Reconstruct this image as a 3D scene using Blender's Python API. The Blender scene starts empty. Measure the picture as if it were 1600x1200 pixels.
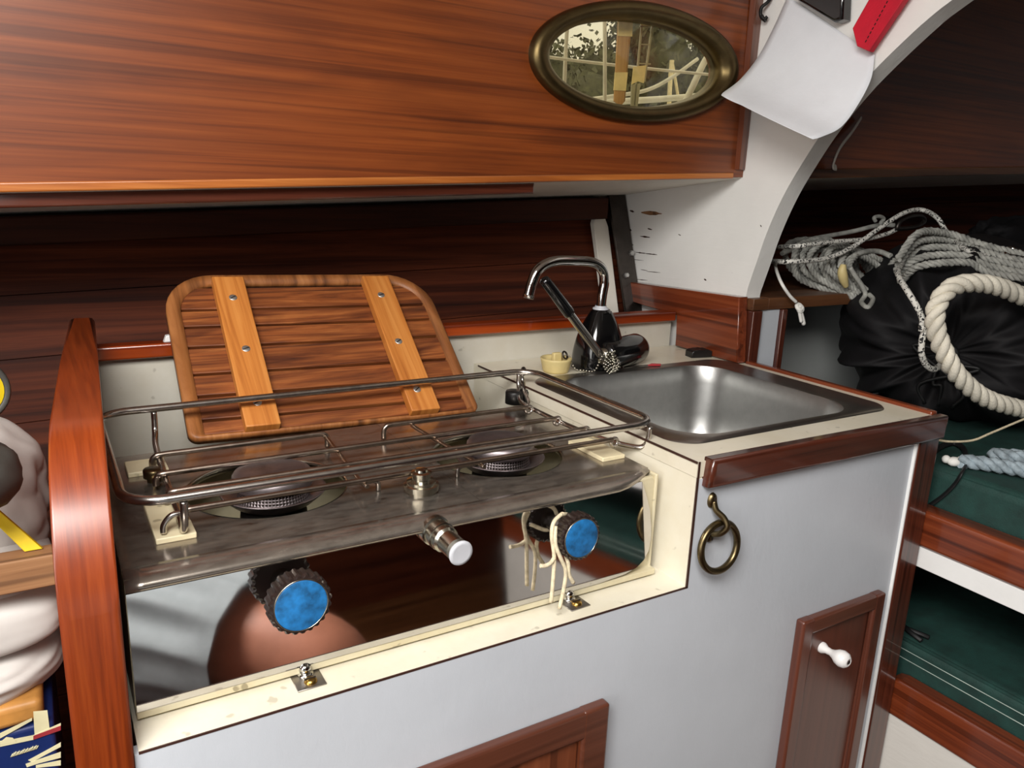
import bpy, bmesh, math, random
from mathutils import Vector, Matrix, noise
random.seed(7)
PI = math.pi
COL = bpy.context.scene.collection

# ------------------------------------------------------------------ camera (measured from the photograph)
FPX = 1226.33
RX = Vector((0.85706, -0.51370, 0.03935))      # not used directly: rows below are camera axes in world space
CAM_R = Vector((0.85706461, -0.51370441, 0.03934509))
CAM_D = Vector((-0.09419555, -0.23131941, -0.96830704))
CAM_F = Vector((0.50652488, 0.82619556, -0.24664435))
CAM_C = Vector((-0.5881, -0.5652, 1.1631))
cam_d = bpy.data.cameras.new('camera')
cam = bpy.data.objects.new('camera', cam_d); COL.objects.link(cam)
cam_d.sensor_width = 36.0; cam_d.lens = FPX/1600*36.0; cam_d.clip_start = 0.02
mw = Matrix.Identity(4)
for i in range(3):
    mw[i][0] = CAM_R[i]; mw[i][1] = -CAM_D[i]; mw[i][2] = -CAM_F[i]; mw[i][3] = CAM_C[i]
cam.matrix_world = mw
bpy.context.scene.camera = cam

def _ray(px, py):
    a = (px-800)/FPX; b = (py-600)/FPX
    return CAM_R*a + CAM_D*b + CAM_F
def Xp(px, py, x):                      # measuring: the point of the plane X = x seen at a photo pixel
    d = _ray(px, py); return CAM_C + d*((x-CAM_C.x)/d.x)
def Yp(px, py, y):
    d = _ray(px, py); return CAM_C + d*((y-CAM_C.y)/d.y)
def Zp(px, py, z):
    d = _ray(px, py); return CAM_C + d*((z-CAM_C.z)/d.z)

# ------------------------------------------------------------------ materials
def lin(c):
    return tuple(((v/255)/12.92 if v/255 <= 0.04045 else ((v/255+0.055)/1.055)**2.4) for v in c) + (1.0,)
MATS = {}
def base_mat(name):
    m = bpy.data.materials.new(name); m.use_nodes = True
    nt = m.node_tree; b = nt.nodes['Principled BSDF']
    return m, nt, b
def N(nt, t, **kw):
    n = nt.nodes.new(t)
    for k, v in kw.items(): setattr(n, k, v)
    return n
def noise_node(nt, scale, detail=4, rough=0.55, dist=0.0, mapping=None, coord='Object'):
    tc = N(nt, 'ShaderNodeTexCoord'); mp = N(nt, 'ShaderNodeMapping')
    nt.links.new(tc.outputs[coord], mp.inputs['Vector'])
    if mapping: mp.inputs['Scale'].default_value = mapping
    n = N(nt, 'ShaderNodeTexNoise')
    n.inputs['Scale'].default_value = scale; n.inputs['Detail'].default_value = detail
    n.inputs['Roughness'].default_value = rough; n.inputs['Distortion'].default_value = dist
    nt.links.new(mp.outputs['Vector'], n.inputs['Vector'])
    return n
def ramp(nt, src, stops):
    r = N(nt, 'ShaderNodeValToRGB')
    el = r.color_ramp.elements
    while len(el) < len(stops): el.new(0.5)
    for e, (p, c) in zip(el, stops): e.position = p; e.color = lin(c) if len(c) == 3 else c
    nt.links.new(src, r.inputs['Fac']); return r
def bump(nt, b, src, strength, dist=0.002):
    bp = N(nt, 'ShaderNodeBump'); bp.inputs['Strength'].default_value = strength; bp.inputs['Distance'].default_value = dist
    nt.links.new(src, bp.inputs['Height']); nt.links.new(bp.outputs['Normal'], b.inputs['Normal'])
def mixc(nt, a, bsock, fac, mode='MIX'):
    m = N(nt, 'ShaderNodeMix', data_type='RGBA', blend_type=mode)
    if isinstance(fac, float): m.inputs['Factor'].default_value = fac
    else: nt.links.new(fac, m.inputs['Factor'])
    for sock, v in ((m.inputs[6], a), (m.inputs[7], bsock)):
        if isinstance(v, tuple): sock.default_value = v
        else: nt.links.new(v, sock)
    return m.outputs[2]
def simple(name, col, rough=0.5, metal=0.0, coat=0.0, var=0.12, vscale=18, bmp=0.0, bscale=120, spec=0.5, sheen=0.0, sub=None):
    m, nt, b = base_mat(name)
    n = noise_node(nt, vscale, 5)
    d = tuple(max(0, c*(1-var)) for c in col); l = tuple(min(255, c*(1+var*0.5)) for c in col)
    r = ramp(nt, n.outputs['Fac'], [(0.3, d), (0.7, l)])
    nt.links.new(r.outputs['Color'], b.inputs['Base Color'])
    b.inputs['Roughness'].default_value = rough; b.inputs['Metallic'].default_value = metal
    b.inputs['Coat Weight'].default_value = coat; b.inputs['Coat Roughness'].default_value = 0.06
    b.inputs['Specular IOR Level'].default_value = spec
    if sheen: b.inputs['Sheen Weight'].default_value = sheen
    if bmp:
        n2 = noise_node(nt, bscale, 3); bump(nt, b, n2.outputs['Fac'], bmp)
    return m
def wood(name, dark, mid, light, axis='X', fine=60, along=2.5, rough=0.35, coat=0.5, broad=5, dist=0.6, bmp=0.06, coatr=0.08, streak=0.55, r3s=0.55, spec=0.5):
    m, nt, b = base_mat(name)
    k = along/fine
    if axis == 'YZ': s, s2, s3 = (1, k, k), (1, 0.16, 0.16), (1, k*0.5, k*0.5)
    else: s = s2 = s3 = None
    s = s or {'X': (along/fine, 1, 1), 'Y': (1, along/fine, 1), 'Z': (1, 1, along/fine)}[axis]
    n1 = noise_node(nt, fine, 6, 0.65, dist, s)
    s2 = s2 or {'X': (0.16, 1, 1), 'Y': (1, 0.16, 1), 'Z': (1, 1, 0.16)}[axis]
    n2 = noise_node(nt, broad, 3, 0.5, 1.2, s2)
    r1 = ramp(nt, n1.outputs['Fac'], [(0.28, dark), (0.48, mid), (0.72, light)])
    r2 = ramp(nt, n2.outputs['Fac'], [(0.3, (150, 130, 118)), (0.62, (255, 255, 255))])
    c = mixc(nt, r1.outputs['Color'], r2.outputs['Color'], streak, 'MULTIPLY')
    n3 = noise_node(nt, fine*0.42, 2, 0.4, 0.9, s3 or {'X': (along/fine*0.5, 1, 1), 'Y': (1, along/fine*0.5, 1), 'Z': (1, 1, along/fine*0.5)}[axis])
    r3 = ramp(nt, n3.outputs['Fac'], [(0.36, (95, 70, 60)), (0.42, (255, 255, 255))])
    c = mixc(nt, c, r3.outputs['Color'], r3s, 'MULTIPLY')
    nt.links.new(c, b.inputs['Base Color'])
    b.inputs['Roughness'].default_value = rough
    b.inputs['Coat Weight'].default_value = coat; b.inputs['Coat Roughness'].default_value = coatr; b.inputs['Specular IOR Level'].default_value = spec
    if bmp: bump(nt, b, n1.outputs['Fac'], bmp, 0.001)
    return m

M_teak = wood('teak_veneer', (92, 42, 13), (126, 60, 19), (146, 75, 28), 'X', fine=150, along=2.2, broad=16, rough=0.42, coat=0.35, coatr=0.22, dist=0.25, streak=0.45, r3s=0.4)
M_teak_highlight = wood('teak_edge_highlight', (150, 80, 32), (186, 108, 46), (214, 140, 70), 'X', fine=80, rough=0.4, coat=0.3, coatr=0.2)  # lighter teak colour standing in for an edge highlight
M_mahog_x = wood('mahogany_fiddle', (60, 27, 17), (86, 41, 27), (104, 54, 37), 'X', fine=120, rough=0.3, coat=0.7, bmp=0.04)
M_mahog_y = wood('mahogany_rail', (88, 36, 17), (124, 56, 29), (144, 72, 40), 'Y', fine=120, rough=0.3, coat=0.6, bmp=0.04)
M_mahog_z = wood('mahogany_post', (56, 25, 16), (80, 37, 25), (98, 49, 33), 'Z', fine=120, rough=0.3, coat=0.7, bmp=0.04)
M_door = wood('mahogany_door', (80, 40, 27), (92, 48, 34), (100, 54, 39), 'Z', fine=90, rough=0.34, streak=0.2, r3s=0.15, coat=0.4, bmp=0.03, coatr=0.25)
M_door_x = wood('mahogany_door_rail', (80, 42, 29), (98, 54, 38), (112, 65, 47), 'X', fine=90, rough=0.36, coat=0.4, bmp=0.03, coatr=0.25)
M_panel = wood('panel_teak', (94, 46, 25), (124, 65, 38), (142, 80, 49), 'Z', fine=90, rough=0.4, coat=0.3, bmp=0.03)
M_partition = wood('varnished_partition', (104, 38, 9), (132, 52, 13), (152, 67, 21), 'YZ', fine=220, along=8, rough=0.36, coat=0.6, bmp=0.05, coatr=0.28, dist=0.3, streak=0.3, r3s=0.25)
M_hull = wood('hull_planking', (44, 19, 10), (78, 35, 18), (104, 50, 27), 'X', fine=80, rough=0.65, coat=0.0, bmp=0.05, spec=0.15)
M_fid_orange = wood('splashback_fiddle', (110, 36, 8), (160, 60, 14), (186, 80, 22), 'X', fine=110, rough=0.3, coat=0.7)
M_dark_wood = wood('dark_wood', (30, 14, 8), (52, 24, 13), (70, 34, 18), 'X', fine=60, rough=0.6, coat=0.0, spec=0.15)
M_shelf = wood('shelf_wood', (66, 38, 20), (100, 62, 36), (124, 82, 50), 'X', fine=90, rough=0.5, coat=0.1)
M_board = wood('board_slats', (80, 38, 15), (136, 72, 30), (178, 108, 54), 'X', fine=120, along=6, rough=0.6, coat=0.05, dist=1.0, bmp=0.14, coatr=0.3, broad=34, streak=0.95)
M_board_rim = wood('board_rim', (110, 64, 28), (158, 98, 50), (188, 126, 72), 'YZ', fine=60, along=6, rough=0.55, coat=0.12, dist=1.2, bmp=0.1, coatr=0.3)
M_batten = wood('board_battens', (166, 92, 34), (200, 124, 54), (222, 150, 76), 'YZ', fine=110, along=3, rough=0.5, coat=0.15, bmp=0.1, coatr=0.3, streak=0.3)
M_stick = wood('oak_stick', (112, 76, 48), (150, 108, 72), (176, 134, 94), 'X', fine=110, rough=0.6, coat=0.0)

def paint(name, col, rough=0.4, brush=0.25, dirt=0.0, bscale=90, axis=(0.15, 1, 1)):
    m, nt, b = base_mat(name)
    n = noise_node(nt, 6, 6)
    r = ramp(nt, n.outputs['Fac'], [(0.3, tuple(c*0.955 for c in col)), (0.7, col)])
    c = r.outputs['Color']
    if dirt:
        n3 = noise_node(nt, 55, 2, 0.5)
        r3 = ramp(nt, n3.outputs['Fac'], [(0.27, (120, 110, 92)), (0.31, (255, 255, 255))])
        c = mixc(nt, c, r3.outputs['Color'], dirt, 'MULTIPLY')
        n4 = noise_node(nt, 9, 5, 0.7)
        r4 = ramp(nt, n4.outputs['Fac'], [(0.35, (214, 200, 166)), (0.6, (255, 255, 255))])
        c = mixc(nt, c, r4.outputs['Color'], dirt*0.7, 'MULTIPLY')
    nt.links.new(c, b.inputs['Base Color']); b.inputs['Roughness'].default_value = rough
    n2 = noise_node(nt, bscale, 4, 0.6, 0.3, axis); bump(nt, b, n2.outputs['Fac'], brush, 0.002)
    return m
M_white = paint('white_gloss_paint', (198, 203, 210), 0.42, 0.12, 0.0, 110, (1, 1, 0.5))
M_white_warm = paint('white_bulkhead_paint', (226, 223, 216), 0.42, 0.35, 0.0, 60, (1, 0.2, 1))
M_cream = paint('cream_laminate', (228, 222, 204), 0.3, 0.02, 0.35)
M_splash = paint('splashback_laminate', (214, 210, 198), 0.35, 0.03, 0.3)
M_enamel = paint('cream_enamel', (214, 205, 176), 0.28, 0.02, 0.6)
M_deckhead = paint('deckhead_paint', (234, 230, 220), 0.5, 0.3, 0.2)
M_white_edge = paint('white_trim_paint', (240, 240, 238), 0.4, 0.2)
M_bin = paint('grey_locker_paint', (186, 190, 188), 0.5, 0.2)

def metal(name, col, rough, var=0.0, dirt=None, aniso=0.0, scale=30, rvar=0.0, stretch=None, bmp=0.0):
    m, nt, b = base_mat(name)
    b.inputs['Metallic'].default_value = 1.0; b.inputs['Roughness'].default_value = rough
    n = noise_node(nt, scale, 6, 0.65, 0.4, stretch)
    stops = [(0.3, tuple(c*(1-var) for c in col)), (0.7, col)]
    r = ramp(nt, n.outputs['Fac'], stops); c = r.outputs['Color']
    if dirt:
        n2 = noise_node(nt, 130, 10, 0.75, 0.0, (0.35, 1, 1))
        r2 = ramp(nt, n2.outputs['Fac'], [(0.30, (40, 40, 40)), (0.75, (235, 235, 235))])
        c = mixc(nt, c, lin(dirt), r2.outputs['Color'])
        mr = N(nt, 'ShaderNodeMapRange'); mr.inputs['To Min'].default_value = 1.0; mr.inputs['To Max'].default_value = 0.55
        nt.links.new(r2.outputs['Color'], mr.inputs['Value']); nt.links.new(mr.outputs['Result'], b.inputs['Metallic'])
    if rvar:
        n4 = noise_node(nt, 7, 5, 0.6)
        mr2 = N(nt, 'ShaderNodeMapRange'); mr2.inputs['From Min'].default_value = 0.3; mr2.inputs['From Max'].default_value = 0.7
        mr2.inputs['To Min'].default_value = max(0.01, rough-rvar); mr2.inputs['To Max'].default_value = rough+rvar
        nt.links.new(n4.outputs['Fac'], mr2.inputs['Value']); nt.links.new(mr2.outputs['Result'], b.inputs['Roughness'])
    nt.links.new(c, b.inputs['Base Color'])
    if bmp:
        n5 = noise_node(nt, 200, 3); bump(nt, b, n5.outputs['Fac'], bmp, 0.0005)
    return m
M_mirror = metal('polished_stainless', (216, 214, 213), 0.045, 0.05, None, rvar=0.02)
M_top = metal('stained_stainless_top', (180, 172, 163), 0.2, 0.16, (128, 117, 105), rvar=0.06)
M_sink = metal('satin_stainless', (182, 182, 180), 0.37, 0.06, None, scale=60, bmp=0.06)
M_rim = metal('sink_rim_stainless', (170, 164, 158), 0.34, 0.1)
M_chrome = metal('chrome', (205, 203, 200), 0.09, 0.1)
M_wire = metal('rack_wire', (212, 206, 200), 0.24, 0.2, None, scale=60)
M_wire_brown = metal('heat_stained_wire', (186, 170, 156), 0.3, 0.3, None, scale=40)
M_nickel = metal('nickel', (190, 186, 172), 0.22, 0.15)
M_steel_dull = metal('dull_steel_plate', (92, 86, 82), 0.45, 0.2)
M_clip = metal('brushed_clip_steel', (176, 170, 164), 0.4, 0.15)
M_screw = metal('steel_screw', (214, 214, 212), 0.5, 0.1)
M_brass = metal('brass', (188, 150, 78), 0.28, 0.2)
M_aged = metal('aged_bronze', (132, 116, 84), 0.34, 0.35, None, scale=40)
M_frame = metal('dark_bronze_frame', (112, 96, 64), 0.4, 0.3, None, scale=12)
M_burner = metal('burner_steel', (176, 166, 168), 0.45, 0.25)
M_dark_steel = simple('black_burner_iron', (22, 20, 19), 0.5, 0.3)
M_black = simple('black_gloss_plastic', (12, 12, 13), 0.12, 0, 0.3, var=0.1)
M_black_matte = simple('black_plastic', (22, 21, 21), 0.4)
M_knob = simple('dark_bakelite', (44, 34, 31), 0.28, 0.2, 0.3)
M_blue = simple('blue_disc', (30, 104, 162), 0.45, var=0.3, vscale=110)
M_grey_plastic = simple('pale_grey_plastic', (196, 198, 204), 0.35, var=0.06)
M_red = simple('red_webbing', (204, 20, 48), 0.6, bmp=0.2, bscale=300)
M_red_tab = simple('red_plastic', (196, 50, 60), 0.4)
M_paper = simple('white_paper', (224, 227, 232), 0.8, var=0.02, bmp=0.12, bscale=160)
M_edge = simple('dark_brown_edge', (58, 32, 24), 0.5)
M_slot = simple('dark_slot', (26, 15, 9), 0.8)
M_black_cloth = simple('black_cloth', (23, 22, 24), 0.7, bmp=0.25, bscale=90, spec=0.25, var=0.2)
M_black_cord = simple('black_cord', (16, 16, 17), 0.6)
M_green = simple('green_canvas', (22, 58, 52), 0.75, var=0.2, bmp=0.3, bscale=500, vscale=40)
M_stitch = simple('white_thread', (190, 205, 196), 0.7)
M_white_cloth = simple('white_cloth', (196, 192, 187), 0.8, var=0.05, bmp=0.15, bscale=60)
M_yellow = simple('yellow_webbing', (228, 196, 18), 0.6, var=0.15)
M_grey_rubber = simple('grey_rubber', (62, 60, 56), 0.5)
M_rope_white = simple('white_rope', (222, 216, 200), 0.75, var=0.12, bmp=0.5, bscale=400)
M_rope_grey = simple('grey_rope', (168, 168, 161), 0.8, var=0.25, vscale=60, bmp=0.5, bscale=400)
M_rope_blue = simple('blue_grey_rope', (150, 164, 172), 0.7, var=0.25, vscale=80, bmp=0.4, bscale=400)
M_cord_cream = simple('cream_cord', (222, 208, 176), 0.8, var=0.15, vscale=200)
M_cord_white = simple('white_cord', (236, 234, 228), 0.8, var=0.05)
M_stopper = simple('yellowed_rubber', (220, 200, 140), 0.5, var=0.1)
M_pad = paint('yellowed_plastic_pad', (232, 220, 184), 0.4, 0.02, 0.5)
M_porcelain = simple('white_porcelain', (236, 234, 232), 0.15, 0, 0.4, var=0.02)
M_skin = simple('skin', (190, 126, 100), 0.5, var=0.08)
M_shorts = simple('grey_shorts_cloth', (156, 164, 167), 0.85, var=0.08, bmp=0.3, bscale=60)
M_leaf = simple('tree_leaves', (70, 72, 46), 0.7, var=0.5, vscale=6)
M_bark = simple('tree_bark', (70, 56, 42), 0.9)
M_stainless_out = simple('white_coated_rail', (228, 224, 208), 0.3)
M_tape = simple('paper_tape', (218, 202, 160), 0.7, var=0.1, vscale=60)
M_ply = wood('deal_stick', (150, 110, 70), (186, 144, 98), (206, 166, 118), 'Z', fine=110, rough=0.7, coat=0)
M_ruler = simple('clear_grey_plastic', (150, 150, 138), 0.2)
M_book_blue = simple('dark_blue_print', (22, 40, 92), 0.35, var=0.1)
M_book_cream = simple('cream_print', (216, 210, 170), 0.4, var=0.12)
M_book_red = simple('red_print', (150, 50, 56), 0.4)
M_kraft = simple('golden_brown_wrap', (176, 124, 62), 0.4, var=0.35, vscale=14)
M_floor = wood('cabin_sole', (60, 34, 18), (96, 58, 32), (120, 78, 46), 'X', fine=60, rough=0.4, coat=0.2)
M_soil = simple('far_bank_grass', (70, 80, 46), 0.9)

def rope_flecked():
    m, nt, b = base_mat('flecked_braid')
    tc = N(nt, 'ShaderNodeTexCoord'); v = N(nt, 'ShaderNodeTexVoronoi'); v.inputs['Scale'].default_value = 420
    nt.links.new(tc.outputs['Object'], v.inputs['Vector'])
    r = ramp(nt, v.outputs['Color'], [(0.30, (30, 30, 32)), (0.36, (214, 212, 204))])
    nt.links.new(r.outputs['Color'], b.inputs['Base Color']); b.inputs['Roughness'].default_value = 0.8
    return m
M_fleck = rope_flecked()
def glass_mat():
    m = bpy.data.materials.new('dusty_window_glass'); m.use_nodes = True
    nt = m.node_tree; nt.nodes.clear()
    o = N(nt, 'ShaderNodeOutputMaterial'); t = N(nt, 'ShaderNodeBsdfTransparent'); g = N(nt, 'ShaderNodeBsdfGlossy')
    d = N(nt, 'ShaderNodeBsdfTranslucent'); d.inputs['Color'].default_value = lin((236, 222, 170))
    t.inputs['Color'].default_value = lin((246, 238, 206)); g.inputs['Roughness'].default_value = 0.05
    m1 = N(nt, 'ShaderNodeMixShader'); m1.inputs[0].default_value = 0.05
    nt.links.new(t.outputs[0], m1.inputs[1]); nt.links.new(g.outputs[0], m1.inputs[2])
    n = noise_node(nt, 25, 6, 0.7); mr = N(nt, 'ShaderNodeMapRange')
    mr.inputs['From Min'].default_value = 0.35; mr.inputs['From Max'].default_value = 0.75
    mr.inputs['To Min'].default_value = 0.05; mr.inputs['To Max'].default_value = 0.16
    nt.links.new(n.outputs['Fac'], mr.inputs['Value'])
    m2 = N(nt, 'ShaderNodeMixShader'); nt.links.new(mr.outputs['Result'], m2.inputs[0])
    nt.links.new(m1.outputs[0], m2.inputs[1]); nt.links.new(d.outputs[0], m2.inputs[2])
    nt.links.new(m2.outputs[0], o.inputs['Surface'])
    return m
M_glass = glass_mat()
def bulkhead_mat():     # white paint with flaked splits in the rear edge (stretched along the depth)
    m = paint('flaking_white_paint', (240, 239, 235), 0.45, 0.3, 0.0, 60, (1, 0.2, 1))
    nt = m.node_tree; b = nt.nodes['Principled BSDF']
    src = b.inputs['Base Color'].links[0].from_socket
    n = noise_node(nt, 70, 3, 0.5, 0.3, (1, 0.22, 1))
    r = ramp(nt, n.outputs['Fac'], [(0.27, (255, 255, 255)), (0.29, (0, 0, 0))])
    tc = N(nt, 'ShaderNodeTexCoord'); sx = N(nt, 'ShaderNodeSeparateXYZ'); nt.links.new(tc.outputs['Object'], sx.inputs[0])
    g = N(nt, 'ShaderNodeMapRange'); g.inputs['From Min'].default_value = BULK_FLAKE[0]; g.inputs['From Max'].default_value = BULK_FLAKE[1]
    nt.links.new(sx.outputs['Y'], g.inputs['Value'])
    mu = N(nt, 'ShaderNodeMath', operation='MULTIPLY'); nt.links.new(r.outputs['Color'], mu.inputs[0]); nt.links.new(g.outputs['Result'], mu.inputs[1])
    c = mixc(nt, src, lin((70, 50, 36)), mu.outputs[0])
    nt.links.new(c, b.inputs['Base Color'])
    return m

# ------------------------------------------------------------------ mesh helpers (world coordinates)
def BM(): return bmesh.new()
def box(bm, x0, x1, y0, y1, z0, z1, bev=0.0, seg=2, M=None, mat=0, taper=None):
    vs = [bm.verts.new((x, y, z)) for z in (z0, z1) for y in (y0, y1) for x in (x0, x1)]
    fs = [(0, 2, 3, 1), (4, 5, 7, 6), (0, 1, 5, 4), (2, 6, 7, 3), (0, 4, 6, 2), (1, 3, 7, 5)]
    fl = [bm.faces.new([vs[i] for i in f]) for f in fs]
    for f in fl: f.material_index = mat
    if M is not None: bmesh.ops.transform(bm, matrix=M, verts=vs)
    if bev > 0:
        es = list({e for f in fl for e in f.edges})
        r = bmesh.ops.bevel(bm, geom=es, offset=bev, segments=seg, profile=0.5, affect='EDGES', clamp_overlap=True)
        for f in r['faces']: f.material_index = mat; f.smooth = True
def prism(bm, pts, vec, bev=0.0, seg=2, mat=0, smooth_side=False):
    vec = Vector(vec)
    a = [bm.verts.new(Vector(p)) for p in pts]; b = [bm.verts.new(Vector(p)+vec) for p in pts]
    n = len(pts); fl = [bm.faces.new(list(reversed(a))), bm.faces.new(b)]
    side = []
    for i in range(n):
        f = bm.faces.new((a[i], a[(i+1) % n], b[(i+1) % n], b[i])); side.append(f)
        if smooth_side: f.smooth = True
    fl += side
    for f in fl: f.material_index = mat
    if bev > 0:
        es = list({e for f in fl[:2] for e in f.edges})
        r = bmesh.ops.bevel(bm, geom=es, offset=bev, segments=seg, profile=0.5, affect='EDGES', clamp_overlap=True)
        for f in r['faces']: f.material_index = mat; f.smooth = True
def rrect(x0, x1, y0, y1, r, n=6):
    out = []
    for cx, cy, a0 in ((x1-r, y1-r, 0), (x0+r, y1-r, 90), (x0+r, y0+r, 180), (x1-r, y0+r, 270)):
        for i in range(n+1):
            a = math.radians(a0+90*i/n); out.append((cx+r*math.cos(a), cy+r*math.sin(a)))
    return out
def catmull(pts, per=8, closed=False):
    pts = [Vector(p) for p in pts]; n = len(pts); out = []
    rng = range(n) if closed else range(n-1)
    for i in rng:
        p0 = pts[(i-1) % n] if (closed or i > 0) else pts[0]*2-pts[1]
        p1 = pts[i]; p2 = pts[(i+1) % n]
        p3 = pts[(i+2) % n] if (closed or i+2 < n) else pts[-1]*2-pts[-2]
        for k in range(per):
            t = k/per
            out.append(0.5*((2*p1)+(p2-p0)*t+(2*p0-5*p1+4*p2-p3)*t*t+(3*p1-p0-3*p2+p3)*t*t*t))
    if not closed: out.append(pts[-1])
    return out
def resample(pts, step, closed=False):
    pts = [Vector(p) for p in pts]
    if closed: pts = pts+[pts[0]]
    L = [0]
    for a, b in zip(pts, pts[1:]): L.append(L[-1]+(b-a).length)
    n = max(2, int(L[-1]/step)); out = []; j = 0
    for i in range(n+1 if not closed else n):
        s = L[-1]*i/n
        while j < len(L)-2 and L[j+1] < s: j += 1
        d = L[j+1]-L[j]; t = (s-L[j])/d if d > 1e-12 else 0
        out.append(pts[j].lerp(pts[j+1], t))
    return out
def frames(pts, closed=False):
    n = len(pts); T = []
    for i in range(n):
        a = pts[i-1] if (i > 0 or closed) else pts[0]; b = pts[(i+1) % n] if (i < n-1 or closed) else pts[-1]
        t = b-a; T.append(t.normalized() if t.length > 1e-12 else Vector((1, 0, 0)))
    u = T[0].orthogonal().normalized(); fr = []
    for i in range(n):
        if i: u = (u - T[i]*u.dot(T[i]))
        if u.length < 1e-9: u = T[i].orthogonal()
        u.normalize(); fr.append((T[i], u.copy(), T[i].cross(u).normalized()))
    return fr
def tube(bm, pts, r, n=10, closed=False, mat=0, flat=1.0):
    pts = [Vector(p) for p in pts]; fr = frames(pts, closed); rings = []
    for i, (p, (t, u, v)) in enumerate(zip(pts, fr)):
        rr = r[i] if isinstance(r, (list, tuple)) else r
        rings.append([bm.verts.new(p+u*(rr*math.cos(2*PI*k/n))+v*(rr*flat*math.sin(2*PI*k/n))) for k in range(n)])
    m = len(rings)
    off = 0
    if closed:      # twist correction: match last ring to first
        best = min(range(n), key=lambda o: sum((rings[-1][k].co-rings[0][(k+o) % n].co).length for k in range(n)))
        off = best
    for i in range(m if closed else m-1):
        A = rings[i]; B = rings[(i+1) % m]; o = off if (closed and i == m-1) else 0
        for k in range(n):
            f = bm.faces.new((A[k], A[(k+1) % n], B[(k+1+o) % n], B[(k+o) % n])); f.smooth = True; f.material_index = mat
    if not closed:
        f = bm.faces.new(list(reversed(rings[0]))); f.material_index = mat
        f = bm.faces.new(rings[-1]); f.material_index = mat
def rope3(bm, pts, R, pitch=None, n=7, strands=3, closed=False, step=None, mat=0):
    pitch = pitch or R*6; step = step or R*0.8
    P = resample(pts, step, closed); fr = frames(P, closed)
    for s in range(strands):
        q = []
        for i, (p, (t, u, v)) in enumerate(zip(P, fr)):
            a = 2*PI*(i*step/pitch)+2*PI*s/strands
            q.append(p+(u*math.cos(a)+v*math.sin(a))*R*0.58)
        tube(bm, q, R*0.50, n, False, mat)
def lathe(bm, prof, M=None, n=28, mat=0, smooth=True):
    rings = []; created = []
    for r, z in prof:
        if r < 1e-7: vs = [bm.verts.new((0, 0, z))]
        else: vs = [bm.verts.new((r*math.cos(2*PI*k/n), r*math.sin(2*PI*k/n), z)) for k in range(n)]
        rings.append(vs); created += vs
    for A, B in zip(rings, rings[1:]):
        for k in range(n):
            k2 = (k+1) % n
            if len(A) == 1 and len(B) == 1: continue
            if len(A) == 1: vs = (A[0], B[k], B[k2])
            elif len(B) == 1: vs = (A[k], A[k2], B[0])
            else: vs = (A[k], A[k2], B[k2], B[k])
            f = bm.faces.new(vs); f.smooth = smooth; f.material_index = mat
    if M is not None: bmesh.ops.transform(bm, matrix=M, verts=created)
def axisM(p, d, up=None):               # local Z to direction d, origin at p
    d = Vector(d).normalized()
    q = d.to_track_quat('Z', 'Y')
    return Matrix.Translation(Vector(p)) @ q.to_matrix().to_4x4()
def sheet(bm, F, nu, nv, mat=0, thick=0.0, closeu=False):
    V = [[bm.verts.new(F(i/nu, j/nv)) for j in range(nv+1)] for i in range(nu if closeu else nu+1)]
    fs = []
    for i in range(nu):
        i2 = (i+1) % nu if closeu else i+1
        for j in range(nv):
            f = bm.faces.new((V[i][j], V[i2][j], V[i2][j+1], V[i][j+1])); f.smooth = True; f.material_index = mat; fs.append(f)
    if thick:
        bmesh.ops.recalc_face_normals(bm, faces=fs)
        bmesh.ops.solidify(bm, geom=fs, thickness=thick)
def ball(bm, c, r, scale=(1, 1, 1), sub=2, mat=0):
    M = Matrix.Translation(Vector(c)) @ Matrix.Diagonal((*scale, 1))
    res = bmesh.ops.create_icosphere(bm, subdivisions=sub, radius=r, matrix=M)
    for v in res['verts']:
        for f in v.link_faces: f.smooth = True; f.material_index = mat
def torus(bm, M, R, r, n=40, m=10, mat=0):
    pts = [M @ Vector((R*math.cos(2*PI*i/n), R*math.sin(2*PI*i/n), 0)) for i in range(n)]
    tube(bm, pts, r, m, True, mat)

# ------------------------------------------------------------------ objects
ORG = {}
def thing(name, label, cat, loc, group=None):
    o = bpy.data.objects.new(name, None); COL.objects.link(o); o.location = loc
    o.empty_display_size = 0.02
    o['label'] = label; o['category'] = cat
    if group: o['group'] = group
    ORG[o.name] = Vector(loc); return o
def obj(name, bm, mats, parent=None, label=None, recalc=True, mods=None):
    if recalc: bmesh.ops.recalc_face_normals(bm, faces=bm.faces)
    me = bpy.data.meshes.new(name)
    if parent is not None: org = ORG[parent.name]
    else:
        xs = [v.co for v in bm.verts]
        lo = Vector([min(c[i] for c in xs) for i in range(3)]); hi = Vector([max(c[i] for c in xs) for i in range(3)])
        org = Vector(((lo.x+hi.x)/2, (lo.y+hi.y)/2, lo.z))
    bmesh.ops.translate(bm, verts=bm.verts, vec=-org)
    bm.to_mesh(me); bm.free()
    for m in (mats if isinstance(mats, (list, tuple)) else [mats]): me.materials.append(m)
    o = bpy.data.objects.new(name, me); COL.objects.link(o)
    if parent is not None: o.parent = parent
    else: o.location = org
    ORG[o.name] = org
    if label: o['label'] = label
    return o
def tag(o, label, cat, group=None, kind=None):
    o['label'] = label; o['category'] = cat
    if group: o['group'] = group
    if kind: o['kind'] = kind
    return o
def struct(name, bm, mats, parent=None):
    o = obj(name, bm, mats, parent)
    if parent is None: o['kind'] = 'structure'
    return o
def dup(root, loc, label, rot=None):
    def cp(o, par):
        c = o.copy(); COL.objects.link(c)
        if par is not None: c.parent = par
        for ch in list(o.children): cp(ch, c)
        return c
    r = cp(root, None); r.location = loc; r['label'] = label
    if rot is not None: r.rotation_euler = rot
    ORG[r.name] = Vector(loc); return r
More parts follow.
